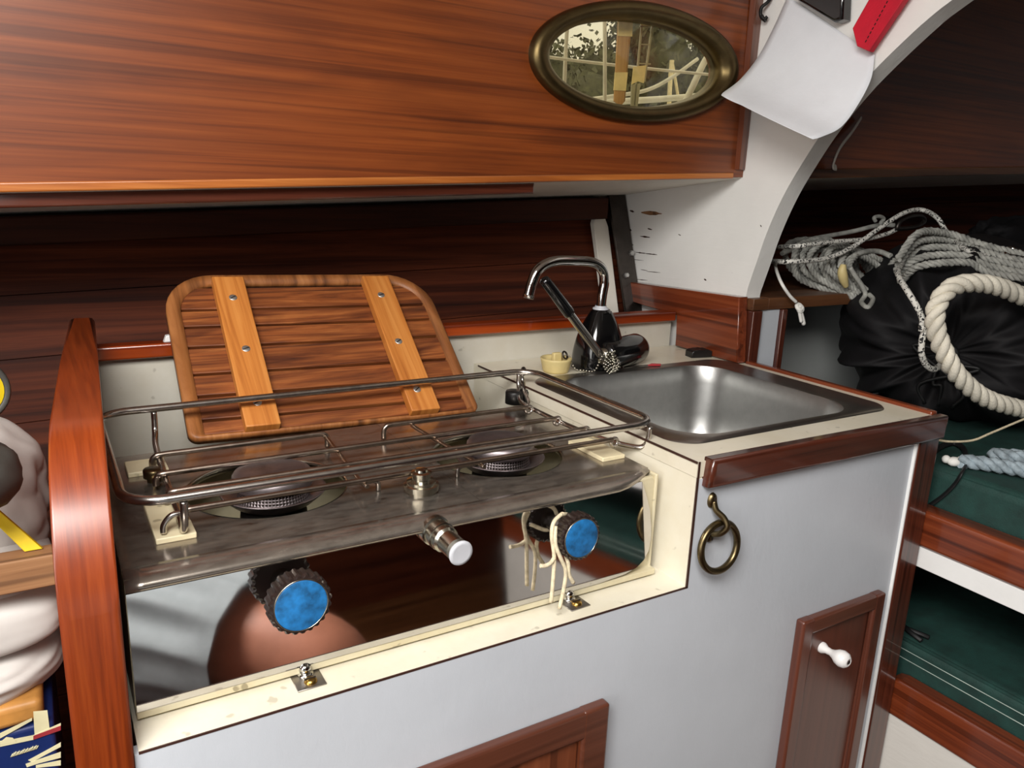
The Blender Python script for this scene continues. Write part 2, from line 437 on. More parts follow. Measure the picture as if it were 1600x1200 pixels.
# ------------------------------------------------------------------ plates with one hole
def plate_hole(bm, outer, c, hole, mp, d0, d1, n=64, mat=0, back=True):
    """outer: convex polygon (2D, ccw); hole(a) -> 2D point at angle a round c; mp(p, d) -> 3D"""
    c = Vector(c)
    angs = sorted({round(2*PI*i/n, 6) for i in range(n)} | {round(math.atan2(p[1]-c.y, p[0]-c.x) % (2*PI), 6) for p in outer})
    def hit(a):
        d = Vector((math.cos(a), math.sin(a))); best = None
        for i in range(len(outer)):
            p = Vector(outer[i]); q = Vector(outer[(i+1) % len(outer)]); e = q-p
            den = d.x*e.y-d.y*e.x
            if abs(den) < 1e-12: continue
            w = p-c; t = (w.x*e.y-w.y*e.x)/den; s = (w.x*d.y-w.y*d.x)/den
            if t > 0 and -1e-6 <= s <= 1+1e-6 and (best is None or t < best): best = t
        return c+d*best
    R = []
    for a in angs:
        o = hit(a); h = hole(a)
        R.append([bm.verts.new(mp(o, d0)), bm.verts.new(mp(h, d0)), bm.verts.new(mp(h, d1)), bm.verts.new(mp(o, d1))])
    for i in range(len(R)):
        A = R[i]; B = R[(i+1) % len(R)]
        for k in range(4):
            k2 = (k+1) % 4
            f = bm.faces.new((A[k], A[k2], B[k2], B[k])); f.material_index = mat
            if k == 1: f.smooth = True
def rr_hole(x0, x1, y0, y1, r):         # point of a rounded rectangle at angle a round its centre
    pts = rrect(x0, x1, y0, y1, r, 10); c = Vector(((x0+x1)/2, (y0+y1)/2)); n = len(pts)
    def h(a):
        d = Vector((math.cos(a), math.sin(a))); best = None
        for i in range(n):
            p = Vector(pts[i]); q = Vector(pts[(i+1) % n]); e = q-p; den = d.x*e.y-d.y*e.x
            if abs(den) < 1e-12: continue
            w = p-c; t = (w.x*e.y-w.y*e.x)/den; s = (w.x*d.y-w.y*d.x)/den
            if t > 0 and -1e-6 <= s <= 1+1e-6 and (best is None or t < best): best = t
        return c+d*best
    return h
def zB(x): return 1.1677+0.0503*x        # sheer line: lower edge of the cabin side
YC = 0.386

# ------------------------------------------------------------------ the setting
WC = Vector((0.190, 1.339)); WT = math.radians(2.4)
def ell(a, A, B):
    x = A*math.cos(a); z = B*math.sin(a)
    return Vector((WC.x+x*math.cos(WT)-z*math.sin(WT), WC.y+x*math.sin(WT)+z*math.cos(WT)))
def ell_dir(a, A, B):                    # ellipse point in the direction a (for the hole)
    t = a-WT; r = 1/math.sqrt((math.cos(t)/A)**2+(math.sin(t)/B)**2)
    return WC+Vector((math.cos(a), math.sin(a)))*r
bm = BM()
outer = [(-1.9, zB(-1.9)), (0.424, zB(0.424)), (0.424, 1.74), (-1.9, 1.74)]
plate_hole(bm, outer, WC, lambda a: ell_dir(a, 0.166, 0.064), lambda p, d: Vector((p.x, d, p.y)), YC, YC+0.03, 72)
struct('wall_back', bm, M_teak)
bm = BM()
prism(bm, [(-1.9, YC-0.0015, zB(-1.9)-0.002), (0.402, YC-0.0015, zB(0.402)-0.002), (0.402, YC-0.0015, zB(0.402)+0.008), (-1.9, YC-0.0015, zB(-1.9)+0.008)], (0, 0.02, 0), 0.002)
struct('trim_1', bm, M_teak_highlight)  # pale strip paints the highlight along the rounded lower edge
bm = BM()
prism(bm, [(0.4035, YC-0.010, zB(0.41)+0.012), (0.4235, YC-0.004, zB(0.41)+0.012), (0.4235, YC-0.004, 1.74), (0.390, YC-0.016, 1.74)], (0, 0.012, 0), 0.001)
struct('trim_2', bm, M_panel)
bm = BM()
prism(bm, [(0.462, YC, zB(0.462)), (2.3, YC, zB(2.3)), (2.3, YC, 1.74), (0.462, YC, 1.74)], (0, 0.03, 0))
struct('wall_forward', bm, M_teak)
bm = BM()
prism(bm, [(0.462, YC-0.006, zB(0.462)-0.004), (2.3, YC-0.006, zB(2.3)-0.004), (2.3, YC-0.006, zB(2.3)+0.012), (0.462, YC-0.006, zB(0.462)+0.012)], (0, 0.02, 0), 0.002)
struct('trim_3', bm, M_shelf)
# side deck underside
bm = BM()
for xa, xb in ((-1.9, 0.424), (0.459, 2.3)):
    v = [bm.verts.new(p) for p in ((xa, YC+0.004, zB(xa)-0.002), (xb, YC+0.004, zB(xb)-0.002), (xb, 1.08, zB(xb)-0.085), (xa, 1.08, zB(xa)-0.085),
                                   (xa, YC+0.004, zB(xa)+0.02), (xb, YC+0.004, zB(xb)+0.02), (xb, 1.08, zB(xb)-0.05), (xa, 1.08, zB(xa)-0.05))]
    for f in ((0, 1, 2, 3), (4, 7, 6, 5), (0, 4, 5, 1), (1, 5, 6, 2), (2, 6, 7, 3), (3, 7, 4, 0)): bm.faces.new([v[i] for i in f])
struct('ceiling_deck', bm, M_deckhead)
# carline under the deck edge and beam shelf on the hull
bm = BM()
prism(bm, [(-1.9, 0.400, zB(-1.9)-0.002), (0.028, 0.400, zB(0.028)-0.002), (0.028, 0.400, zB(0.028)-0.018), (-1.9, 0.400, zB(-1.9)-0.018)], (0, 0.055, 0), 0.003)
struct('trim_4', bm, M_mahog_x)
bm = BM()
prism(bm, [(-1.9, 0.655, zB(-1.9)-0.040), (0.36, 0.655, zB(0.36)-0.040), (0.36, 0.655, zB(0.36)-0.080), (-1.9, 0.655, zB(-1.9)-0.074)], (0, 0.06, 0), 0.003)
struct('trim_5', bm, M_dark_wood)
HP = [(0.0, 0.20), (0.35, 0.40), (0.60, 0.495), (0.75, 0.575), (0.90, 0.628), (1.0, 0.662), (1.1, 0.705), (1.25, 0.80)]
def hullY(z):
    for (a, ya), (b, yb) in zip(HP, HP[1:]):
        if z <= b: return ya+(yb-ya)*(z-a)/(b-a)
    return HP[-1][1]
bm = BM()
k = 0; z = 0.02
while z < 1.2:
    h = 0.083
    for xa, xb in ((-1.9, 0.43), (0.455, 2.3)):
        za, zb_ = z, z+h-0.0012
        def pt(x, zz, o): return Vector((x, hullY(zz)+o, zz+0.05*x*(zz-0.3)))
        v = [bm.verts.new(pt(x, zz, o)) for o in (0, 0.02) for zz in (za, zb_) for x in (xa, xb)]
        for f in ((0, 1, 3, 2), (4, 6, 7, 5), (0, 4, 5, 1), (2, 3, 7, 6), (0, 2, 6, 4), (1, 5, 7, 3)): bm.faces.new([v[i] for i in f])
    z += h; k += 1
for xa, xb in ((-1.9, 2.3),):  # unseen backing added behind the planks to block light through the seams
    rows = [[bm.verts.new((x, hullY(zz)+0.024, zz+0.05*x*(zz-0.3))) for x in (xa, 0.44, xb)] for zz in (0.0, 0.35, 0.6, 0.75, 0.9, 1.0, 1.1, 1.28)]
    for A, B in zip(rows, rows[1:]):
        for i in range(2): bm.faces.new((A[i], A[i+1], B[i+1], B[i]))
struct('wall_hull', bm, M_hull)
# white bulkhead with the arched opening
near = [(0.351, 0.985), (0.350, 1.005), (0.337, 1.052), (0.322, 1.104), (0.300, 1.158), (0.273, 1.206), (0.236, 1.261), (0.186, 1.318), (0.119, 1.376), (0.073, 1.407), (-0.02, 1.455), (-0.12, 1.495), (-0.3, 1.54), (-0.5, 1.56)]
inner = catmull([(y, z, 0) for y, z in near], 5)
poly = [Vector((0.424, p.x, p.y)) for p in inner]+[Vector((0.424, -0.5, 1.74)), Vector((0.424, 0.416, 1.74)), Vector((0.424, 0.416, 1.192)), Vector((0.424, 0.86, 1.135)), Vector((0.424, 0.70, 0.86)), Vector((0.424, 0.351, 0.86))]
BULK_FLAKE = (0.18, 0.28)
bm = BM(); prism(bm, poly, (0.035, 0, 0), 0.004, 3)
wr = struct('wall_right', bm, bulkhead_mat())
fk = random.Random(5)
for x0, x1, y, h in ((1002, 1034, 332, 7), (1012, 1019, 357, 3), (1000, 1016, 369, 3), (993, 1009, 394, 2.4), (1008, 1027, 396, 2), (1001, 1012, 421, 1.6), (1010, 1032, 424, 1.4), (984, 991, 329, 4), (982, 987, 358, 4), (982, 990, 381, 3), (983, 993, 411, 1.6), (985, 1006, 405, 1.2), (990, 1012, 436, 1.4), (1060, 1064, 366, 2), (1100, 1104, 436, 3), (1188, 1190, 352, 3)):
    n_ = 7; up = []; dn = []
    for i in range(n_+1):
        t = i/n_; x = x0+(x1-x0)*t; w = h*math.sin(PI*(0.08+0.84*t))*fk.uniform(0.5, 1)
        up.append(Xp(x, y-w*0.5+t*2, 0.4241)); dn.append(Xp(x, y+w*0.5+t*2, 0.4241))
    bm = BM(); prism(bm, up+dn[::-1], (-0.0004, 0, 0)); obj('paint_flake', bm, M_stick if h > 6 else M_edge, wr)
# mahogany facing at the foot of the bulkhead, and the joinery seen past it
bm = BM(); prism(bm, [(0.402, 0.334, 0.888), (0.402, 0.345, 0.997), (0.402, 0.661, 0.986), (0.402, 0.66, 0.952), (0.402, 0.485, 0.946), (0.402, 0.485, 0.888)], (0.0215, 0, 0), 0.002)
struct('trim_6', bm, M_mahog_y)
bm = BM(); box(bm, 0.4245, 0.447, 0.330, 0.350, 0.70, 0.9745, 0.002); struct('trim_7', bm, M_mahog_z)
bm = BM(); box(bm, 0.4475, 0.496, 0.337, 0.350, 0.70, 0.9745, 0.001); struct('trim_8', bm, M_white)
bm = BM(); box(bm, 0.4965, 0.509, 0.330, 0.350, 0.70, 0.9745, 0.002); struct('trim_9', bm, M_mahog_z)
bm = BM(); box(bm, 0.51, 2.3, 0.50, 0.508, 0.672, 0.974); struct('wall_locker', bm, M_bin)
# far shell of the cabin: sole, other side, ends, roof with an open hatch
bm = BM(); box(bm, -1.9, 2.3, -2.0, 0.5, -0.03, 0.0); struct('floor', bm, M_floor)
bm = BM(); box(bm, -1.9, 2.3, -2.0, -1.96, 0.0, 1.74); struct('wall_front', bm, M_hull)
bm = BM(); box(bm, 2.3, 2.33, -2.0, 0.9, 0.0, 1.74); struct('wall_end', bm, M_white)
def zc(x): return Vector(x)
bm = BM(); plate_hole(bm, [(-1.9, -2.0), (2.3, -2.0), (2.3, 0.42), (-1.9, 0.42)], (-0.95, -0.72), rr_hole(-1.40, -0.50, -1.02, -0.42, 0.03), lambda p, d: Vector((p.x, p.y, d)), 1.74, 1.77, 48)
struct('ceiling', bm, M_deckhead)
bm = BM(); plate_hole(bm, [(-2.0, 0.0), (0.9, 0.0), (0.9, 1.74), (-2.0, 1.74)], (-0.8, 1.25), rr_hole(-1.25, -0.35, 0.80, 1.70, 0.02), lambda p, d: Vector((d, p.x, p.y)), -1.93, -1.90, 48)
struct('wall_left', bm, M_white)

# oval portlight
w = thing('window_1', 'oval bronze portlight in the varnished cabin side', 'window', (WC.x, YC, WC.y-0.08)); del w['label']; del w['category']; w['kind'] = 'structure'
bm = BM()
prof = [(0.1905, 0.0815, YC+0.001), (0.1905, 0.0815, YC-0.007), (0.188, 0.079, YC-0.012), (0.182, 0.0745, YC-0.0155), (0.174, 0.068, YC-0.0155), (0.167, 0.0625, YC-0.012), (0.1625, 0.0605, YC-0.006), (0.1595, 0.0585, YC-0.004), (0.1585, 0.0575, YC+0.02), (0.1675, 0.066, YC+0.02)]
nA = 96
def Fw(u, v):
    a = 2*PI*u; j = int(round(v*(len(prof)-1))); A, B, y = prof[j]; p = ell(a, A, B); return Vector((p.x, y, p.y))
sheet(bm, Fw, nA, len(prof)-1, closeu=True)
obj('window_frame', bm, M_frame, w)
bm = BM()
p0 = [bm.verts.new((ell(2*PI*i/nA, 0.1590, 0.0580).x, YC+0.012, ell(2*PI*i/nA, 0.1590, 0.0580).y)) for i in range(nA)]
bm.faces.new(p0); obj('pane', bm, M_glass, w)

# ------------------------------------------------------------------ chainplate on the hull beside the bulkhead
def hull_bar(bm, x0, x1, z0, z1, off, th, skew=0.0, bev=0.001):
    prism(bm, [(x0, hullY(z0)+off, z0), (x1, hullY(z0)+off, z0), (x1+skew, hullY(z1)+off-0.03, z1), (x0+skew, hullY(z1)+off-0.03, z1)], (0, th, 0), bev)
t = thing('chainplate', 'dull flat steel chainplate strap bolted upright beside the white bulkhead', 'metal strap', (0.40, 0.62, 0.93))
YS = lambda z: 0.600+(z-0.92)*0.36
bm = BM(); prism(bm, [(0.380, YS(0.92), 0.92), (0.4205, YS(0.92), 0.92), (0.4205, YS(1.155), 1.155), (0.380, YS(1.155), 1.155)], (0, 0.006, 0), 0.0008)
obj('strap', bm, M_steel_dull, t)
for px, py in ((972, 392), (960, 433)):
    z0 = Yp(px, py, 0.645).z; z0 = 1.041 if py < 400 else 1.0
    x0 = 0.413 if py < 400 else 0.392
    bm = BM(); lathe(bm, [(0, 0.006), (0.004, 0.006), (0.0055, 0.004), (0.0055, -0.001)], axisM((x0, YS(z0)-0.001, z0), (0, -1, 0.3)), 6, smooth=False)
    obj('bolt', bm, M_screw, t)
bm = BM(); prism(bm, [(0.339, YS(0.93)+0.012, 0.93), (0.372, YS(0.93)+0.012, 0.93), (0.377, YS(1.09)+0.012, 1.09), (0.372, YS(1.108)+0.012, 1.108), (0.347, YS(1.105)+0.012, 1.105), (0.342, YS(1.095)+0.012, 1.095)], (0, 0.012, 0), 0.0015)
tag(obj('painted_batten', bm, M_deckhead), 'short white painted wood strip behind the faucet, left of the steel strap', 'wood strip')

# ------------------------------------------------------------------ galley cabinet
cab = thing('galley_cabinet', 'white painted galley cabinet with two brown doors under stove and sink', 'cabinet', (-0.08, 0.25, 0.0))
bm = BM()
prism(bm, [(-0.559, 0, 0.0), (0.389, 0, 0.0), (0.389, 0, 0.866), (-0.0045, 0, 0.866), (-0.0045, 0, 0.738), (-0.559, 0, 0.738)], (0, 0.012, 0))
obj('face_panel', bm, M_white, cab)
bm = BM(); box(bm, 0.424, 0.432, 0.02, 0.33, 0.0, 0.866); obj('end_panel', bm, M_white, cab)
bm = BM(); box(bm, 0.3875, 0.4335, -0.006, 0.02, 0.0, 0.862, 0.003); obj('corner_post', bm, M_mahog_z, cab)
bm = BM(); box(bm, 0.3855, 0.3875, -0.004, 0.004, 0.0, 0.862); obj('paint_bead', bm, M_white_edge, cab)
bm = BM(); box(bm, -0.556, -0.004, 0.0008, 0.50, 0.728, 0.740); obj('alcove_floor', bm, M_cream, cab)
bm = BM(); box(bm, -0.0068, 0.002, 0.0008, 0.498, 0.740, 0.868); obj('alcove_side', bm, M_cream, cab)
bm = BM()
box(bm, -0.556, -0.0035, -0.0006, 0.0006, 0.7385, 0.7402); box(bm, -0.0062, -0.0035, -0.0006, 0.0006, 0.7385, 0.886)
obj('dark_edging', bm, M_edge, cab)
def door(name, x0, x1, z0, z1, w, kw, label):
    bm = BM(); box(bm, x0+w-0.002, x1-w+0.002, -0.007, -0.001, z0+w-0.002, z1-w+0.002)
    d = obj(name, bm, kw[1], cab, label)
    for xa in (x0, x1-w):
        bm = BM(); box(bm, xa, xa+w, -0.014, -0.0003, z0, z1, 0.0035, 3); obj('door_stile', bm, kw[0], d)
    for za in (z1-w, z0+0.0004):
        bm = BM(); box(bm, x0+w*0.7, x1-w*0.7, -0.0137, -0.0006, za, za+w-0.0004, 0.0035, 3); obj('door_rail', bm, kw[2], d)
    bm = BM(); b = 0.004
    xa, xb, za, zb_ = x0+w, x1-w, z0+w, z1-w
    tube(bm, [(xa, -0.0075, za), (xb, -0.0075, za), (xb, -0.0075, zb_), (xa, -0.0075, zb_)], b*0.7, 8, True)
    obj('bead_moulding', bm, kw[3], d)
    return d
nd = door('door', 0.191, 0.358, 0.14, 0.648, 0.022, (M_door, M_door, M_door_x, M_door), 'narrow dark brown door with a white knob')
bm = BM()
lathe(bm, [(0.0075, -0.002), (0.0075, 0.003), (0.0048, 0.008), (0.0045, 0.014), (0.0065, 0.019), (0.0098, 0.024), (0.0112, 0.030), (0.0098, 0.036), (0.006, 0.0395), (0.0035, 0.040), (0.0035, 0.038), (0, 0.038)], axisM((0.243, -0.007, 0.595), (0.05, -1, 0.0)), 24)
obj('knob', bm, M_porcelain, nd, 'white porcelain knob')
bm = BM(); lathe(bm, [(0.0034, 0.0), (0.0034, 0.001), (0.002, 0.002), (0, 0.002)], axisM(Vector((0.243, -0.007, 0.595))+Vector((0.05, -1, 0)).normalized()*0.0382, (0.05, -1, 0)), 16)
obj('knob_screw', bm, M_steel_dull, nd)
ld = door('door', -0.48, -0.112, 0.16, 0.638, 0.034, (M_door_x, M_panel, M_door_x, M_panel), 'wide brown door with a lighter panel, low under the stove')
# brass ring on its strap
rp = BM()
tube(rp, catmull([(0.0195, -0.003, 0.838), (0.0205, -0.007, 0.829), (0.026, -0.014, 0.8215), (0.0275, -0.0185, 0.8125), (0.024, -0.013, 0.8035), (0.0215, -0.004, 0.799)], 8), 0.0035, 10)
for z0, x0 in ((0.8385, 0.019), (0.7975, 0.021)):
    lathe(rp, [(0.0, 0.0045), (0.004, 0.004), (0.0062, 0.002), (0.0068, -0.0005)], Matrix.Translation((x0, -0.0005, z0)) @ Matrix.Rotation(PI/2, 4, 'X') @ Matrix.Diagonal((0.95, 1.35, 1, 1)), 20)
rh = obj('ring_pull', rp, M_aged, cab, 'aged brass ring pull')
bm = BM(); torus(bm, Matrix.Translation((0.0255, -0.0125, 0.787)) @ Matrix.Rotation(math.radians(84), 4, 'X') @ Matrix.Rotation(math.radians(0), 4, 'Z'), 0.0275, 0.0040, 48, 12)
obj('ring', bm, M_aged, rh)
bm = BM()
bm.free()
for z0, x0 in ((0.8395, 0.019), (0.7965, 0.021)):
    bm = BM(); box(bm, x0-0.0006, x0+0.0006, -0.0056, -0.0046, z0-0.004, z0+0.004); obj('screw_slot', bm, M_slot, rh)

# ------------------------------------------------------------------ worktop round the sink
wt = thing('worktop', 'cream laminate worktop with dark brown wooden fiddle around the sink', 'worktop', (0.2, 0.25, 0.868))
SX0, SX1, SY0, SY1, SR = 0.040, 0.352, 0.062, 0.356, 0.055
bm = BM(); plate_hole(bm, [(-0.0075, 0.0), (0.4235, 0.0), (0.4235, 0.499), (-0.0075, 0.499)], ((SX0+SX1)/2, (SY0+SY1)/2), rr_hole(SX0-0.003, SX1+0.003, SY0-0.003, SY1+0.003, SR), lambda p, d: Vector((p.x, p.y, d)), 0.8685, 0.886, 72)
obj('laminate_top', bm, M_cream, wt)
bm = BM(); box(bm, -0.0085, -0.0072, 0.0, 0.485, 0.8842, 0.8866); obj('dark_edging', bm, M_edge, wt)
bm = BM(); prism(bm, [(0.002, -0.013, 0.8585), (0.432, -0.013, 0.8555), (0.4345, -0.013, 0.8875), (0.0045, -0.013, 0.8905)], (0, 0.018, 0), 0.0045, 4); obj('front_fiddle', bm, M_mahog_x, wt, 'dark brown wooden front fiddle')
bm = BM(); box(bm, 0.421, 0.4345, 0.004, 0.334, 0.8685, 0.8905, 0.003, 3); obj('side_fiddle', bm, M_mahog_y, wt)
# sink
sk = thing('sink', 'rectangular satin stainless steel sink set into the cream worktop', 'sink', (0.2, 0.21, 0.755))
bm = BM()
cx, cy = (SX0+SX1)/2, (SY0+SY1)/2
def ring_rr(x0, x1, y0, y1, r, z, n=12): return [Vector((x, y, z)) for x, y in rrect(x0, x1, y0, y1, r, n)]
levels = []
for inset, z, r in ((0.0, 0.8874, SR), (0.001, 0.885, SR), (0.004, 0.86, SR-0.002), (0.009, 0.81, SR-0.004), (0.013, 0.785, SR-0.006), (0.019, 0.768, SR-0.008), (0.029, 0.759, SR-0.01), (0.045, 0.756, SR-0.02), (0.08, 0.7555, 0.03), (0.12, 0.755, 0.02)):
    levels.append(ring_rr(SX0+inset, SX1-inset, SY0+inset, SY1-inset, r, z))
rings = [[bm.verts.new(p) for p in L] for L in levels]
for A, B in zip(rings, rings[1:]):
    for k in range(len(A)):
        f = bm.faces.new((A[k], B[k], B[(k+1) % len(A)], A[(k+1) % len(A)])); f.smooth = True
f = bm.faces.new(rings[-1])
obj('bowl', bm, M_sink, sk)
bm = BM()
out = rrect(0.012, 0.402, 0.045, 0.376, 0.035, 12); inn = rrect(SX0, SX1, SY0, SY1, SR, 12)
A = [bm.verts.new((x, y, 0.8862)) for x, y in out]; B = [bm.verts.new((x+(cx-x)*0.008, y+(cy-y)*0.008, 0.8882)) for x, y in out]; D = [bm.verts.new((x, y, 0.8874)) for x, y in inn]
for P, Q in ((A, B), (B, D)):
    for k in range(len(P)):
        f = bm.faces.new((P[k], P[(k+1) % len(P)], Q[(k+1) % len(P)], Q[k])); f.smooth = True
obj('rim', bm, M_rim, sk)
bm = BM(); lathe(bm, [(0.03, 0.0), (0.028, 0.0015), (0.02, 0.0005), (0, -0.0)], Matrix.Translation((0.19, 0.22, 0.7556)), 24); obj('drain', bm, M_chrome, sk)
# small oval scar on the worktop is only a print in the laminate; splashback
sb = thing('splashback', 'off white splashback with orange brown wooden capping behind stove and sink', 'splashback', (-0.06, 0.5, 0.74))
bm = BM(); box(bm, -0.532, 0.4015, 0.500, 0.510, 0.745, 0.936); obj('panel', bm, M_splash, sb)
bm = BM(); box(bm, -0.536, 0.400, 0.486, 0.512, 0.934, 0.952, 0.003, 3); obj('capping', bm, M_fid_orange, sb)

# ------------------------------------------------------------------ varnished end panel left of the stove
prof = [(0.0, 0.0), (0.0, 0.862)]
for i in range(1, 13):
    a = math.radians(180-90*i/12); prof.append((0.112+0.112*math.cos(a), 0.862+0.113*math.sin(a)))
prof += [(0.30, 0.979), (0.55, 0.979), (0.55, 0.86), (0.46, 0.60), (0.36, 0.36), (0.2, 0.0)]
bm = BM()
XL = lambda y: -0.597+0.070*y
XR = lambda y: -0.5595+0.054*y
L = [bm.verts.new((XL(y), y-0.004, z)) for y, z in prof]; R = [bm.verts.new((XR(y), y-0.004, z)) for y, z in prof]
n = len(prof)
f1 = bm.faces.new(L); f2 = bm.faces.new(list(reversed(R)))
for i in range(n):
    f = bm.faces.new((L[i], R[i], R[(i+1) % n], L[(i+1) % n])); f.smooth = 1 <= i <= 13
r = bmesh.ops.bevel(bm, geom=list({e for f in (f1, f2) for e in f.edges}), offset=0.006, segments=3, profile=0.5, affect='EDGES', clamp_overlap=True)
for f in r['faces']: f.smooth = True
tag(obj('side_partition', bm, M_partition), 'glossy orange varnished upright wooden panel with rounded top corner left of stove', 'wooden panel')
# ------------------------------------------------------------------ two burner stove
st = thing('stove', 'two burner stainless steel boat stove with blue centred knobs in the white alcove', 'stove', (-0.29, 0.19, 0.741))
ZT = 0.862
SXL, SXR, SYB = -0.553, -0.022, 0.332
bm = BM()
prism(bm, [(SXL, 0.0468, 0.7415), (SXR+0.004, 0.0468, 0.7415), (SXR+0.004, 0.0468, 0.846), (SXR+0.002, 0.0468, 0.853), (SXR-0.004, 0.0468, 0.857), (SXL, 0.0468, 0.857)], (0, 0.006, 0), 0.002); box(bm, SXL, SXR+0.002, 0.0358, 0.0475, 0.7425, 0.7492, 0.001); box(bm, SXR-0.001, SXR+0.003, 0.0445, SYB, 0.7415, 0.8595, 0.0015); box(bm, SXL, SXL+0.004, 0.0445, SYB, 0.7415, 0.8595)
box(bm, SXL, SXR+0.003, SYB-0.004, SYB, 0.7415, 0.8595); box(bm, SXL, SXR+0.003, 0.0445, SYB, 0.7412, 0.7455)
obj('body', bm, M_enamel, st)
def FY(z): return 0.0345+(z-0.745)*math.tan(math.radians(5.0))
fp = [(-0.5525, 0.7500), (-0.30, 0.7500), (-0.10, 0.7505), (-0.065, 0.7528), (-0.048, 0.7570), (-0.0375, 0.7640), (-0.031, 0.774), (-0.0285, 0.787), (-0.0285, 0.800), (-0.031, 0.820), (-0.0365, 0.838), (-0.043, 0.8545), (-0.5525, 0.8545)]
bm = BM(); prism(bm, [(x, FY(z), z) for x, z in fp], (0, 0.002, 0)); obj('front_panel', bm, M_mirror, st, 'mirror polished front panel')
HL = (-0.410, 0.182, 0.0775); HR = (-0.152, 0.172, 0.0755)
bm = BM()
for x0, x1, (hx, hy, hr) in ((SXL, -0.2365, HL), (-0.236, SXR, HR)):
    plate_hole(bm, [(x0, 0.060), (x1, 0.060), (x1, SYB), (x0, SYB)], (hx, hy), lambda a: Vector((hx+hr*math.cos(a), hy+hr*math.sin(a))), lambda p, d: Vector((p.x, p.y, d)), ZT-0.0016, ZT, 64)
def Fn(u, v):
    x = SXL+(SXR-0.002-SXL)*u
    e = max(0.0, (u-0.90)/0.10)**1.6
    a = v*math.radians(128)
    y = 0.060-0.022*math.sin(a)*(1-0.75*e); z = ZT-0.0085*(1-math.cos(a))*(1-0.8*e)
    return Vector((x, y, z))
sheet(bm, Fn, 40, 10, thick=0.0012)
obj('top_plate', bm, M_top, st, 'heat stained steel top')
for hx, hy, hr in (HL, HR):
    bm = BM(); lathe(bm, [(hr+0.0006, ZT+0.0006), (hr-0.0008, ZT), (hr-0.0012, ZT-0.004), (hr-0.0006, ZT-0.006)], Matrix.Translation((hx, hy, 0)), 64)
    obj('hole_rim', bm, M_nickel, st)
for hx, hy, hr in (HL, HR):
    bx, by = hx+0.006, hy+0.004
    T = Matrix.Translation((bx, by, 0.007))
    bm = BM(); lathe(bm, [(0, 0.7396), (0.050, 0.7396), (0.050, 0.765), (0.036, 0.79), (0.032, 0.83), (0.030, 0.842), (0, 0.842)], T, 40); br = obj('burner', bm, M_dark_steel, st, 'black burner base')
    bm = BM(); lathe(bm, [(0.026, 0.835), (0.030, 0.834), (0.040, 0.839), (0.049, 0.847), (0.0515, 0.8495), (0.052, 0.8505), (0.049, 0.8505), (0.039, 0.844), (0.030, 0.841), (0.026, 0.841)], T, 48); obj('flame_dish', bm, M_burner, br)
    bm = BM(); lathe(bm, [(0.0355-0.0006*i, 0.8415+i*0.0030) for i in range(6)], T, 64)
    r = bmesh.ops.inset_individual(bm, faces=bm.faces[:], thickness=0.00055, depth=-0.0006)
    ins = set(r['faces'])
    for f in bm.faces: f.material_index = 0 if f in ins else 1
    obj('perforated_ring', bm, [M_burner, M_slot], br, recalc=False)
    for p in bpy.data.objects[-1:] if False else []: pass
    bm = BM(); lathe(bm, [(0.033, 0.8545), (0.038, 0.8555), (0.0395, 0.858), (0.0392, 0.8655), (0.037, 0.869), (0.030, 0.8705), (0, 0.871)], T, 40); obj('burner_cap', bm, M_burner, br)
def knob(px, py, R0):
    c = Yp(px, py, 0.004); n = Vector((0, -1, 0.0875)).normalized()
    base = c-n*((FY(c.z)-0.004)/-n.y*1.0) if False else Vector((c.x, FY(c.z), c.z-0.0026))
    L = (c-base).length
    M = axisM(base, c-base)
    bm = BM(); lathe(bm, [(0.0115, -0.001), (0.0115, 0.004), (0.0085, 0.006), (0.0085, L-0.02), (0.0105, L-0.016)], M, 24)
    k = obj('burner_knob', bm, M_steel_dull, st, 'ribbed black knob with blue centre')
    bm = BM(); n_ = 96
    vs = []
    for z, rr in ((L-0.0165, 0.90), (L-0.015, 1.0), (L-0.003, 1.0), (L-0.0008, 0.955), (L-0.0004, 0.86)):
        ring = []
        for i in range(n_):
            a = 2*PI*i/n_; g = 1.0 if (rr < 0.9 or (i % 4) < 2) else 0.945
            ring.append(bm.verts.new(M @ Vector((R0*rr*g*math.cos(a), R0*rr*g*math.sin(a), z))))
        vs.append(ring)
    for A, B in zip(vs, vs[1:]):
        for i in range(n_): bm.faces.new((A[i], A[(i+1) % n_], B[(i+1) % n_], B[i]))
    bm.faces.new(list(reversed(vs[0]))); bm.faces.new(vs[-1])
    obj('grip_rim', bm, M_knob, k)
    bm = BM(); lathe(bm, [(R0*0.83, L-0.0006), (R0*0.83, L+0.0002), (R0*0.78, L+0.0006), (0, L+0.0006)], M, 40); obj('blue_disc', bm, M_blue, k, 'scuffed blue disc')
    bm = BM(); torus(bm, M @ Matrix.Translation((0, 0, L)), R0*0.832, 0.0006, 48, 6); obj('disc_ring', bm, M_nickel, k)
    return c
kL = knob(471, 946, 0.0262); kR = knob(909, 841, 0.0240)
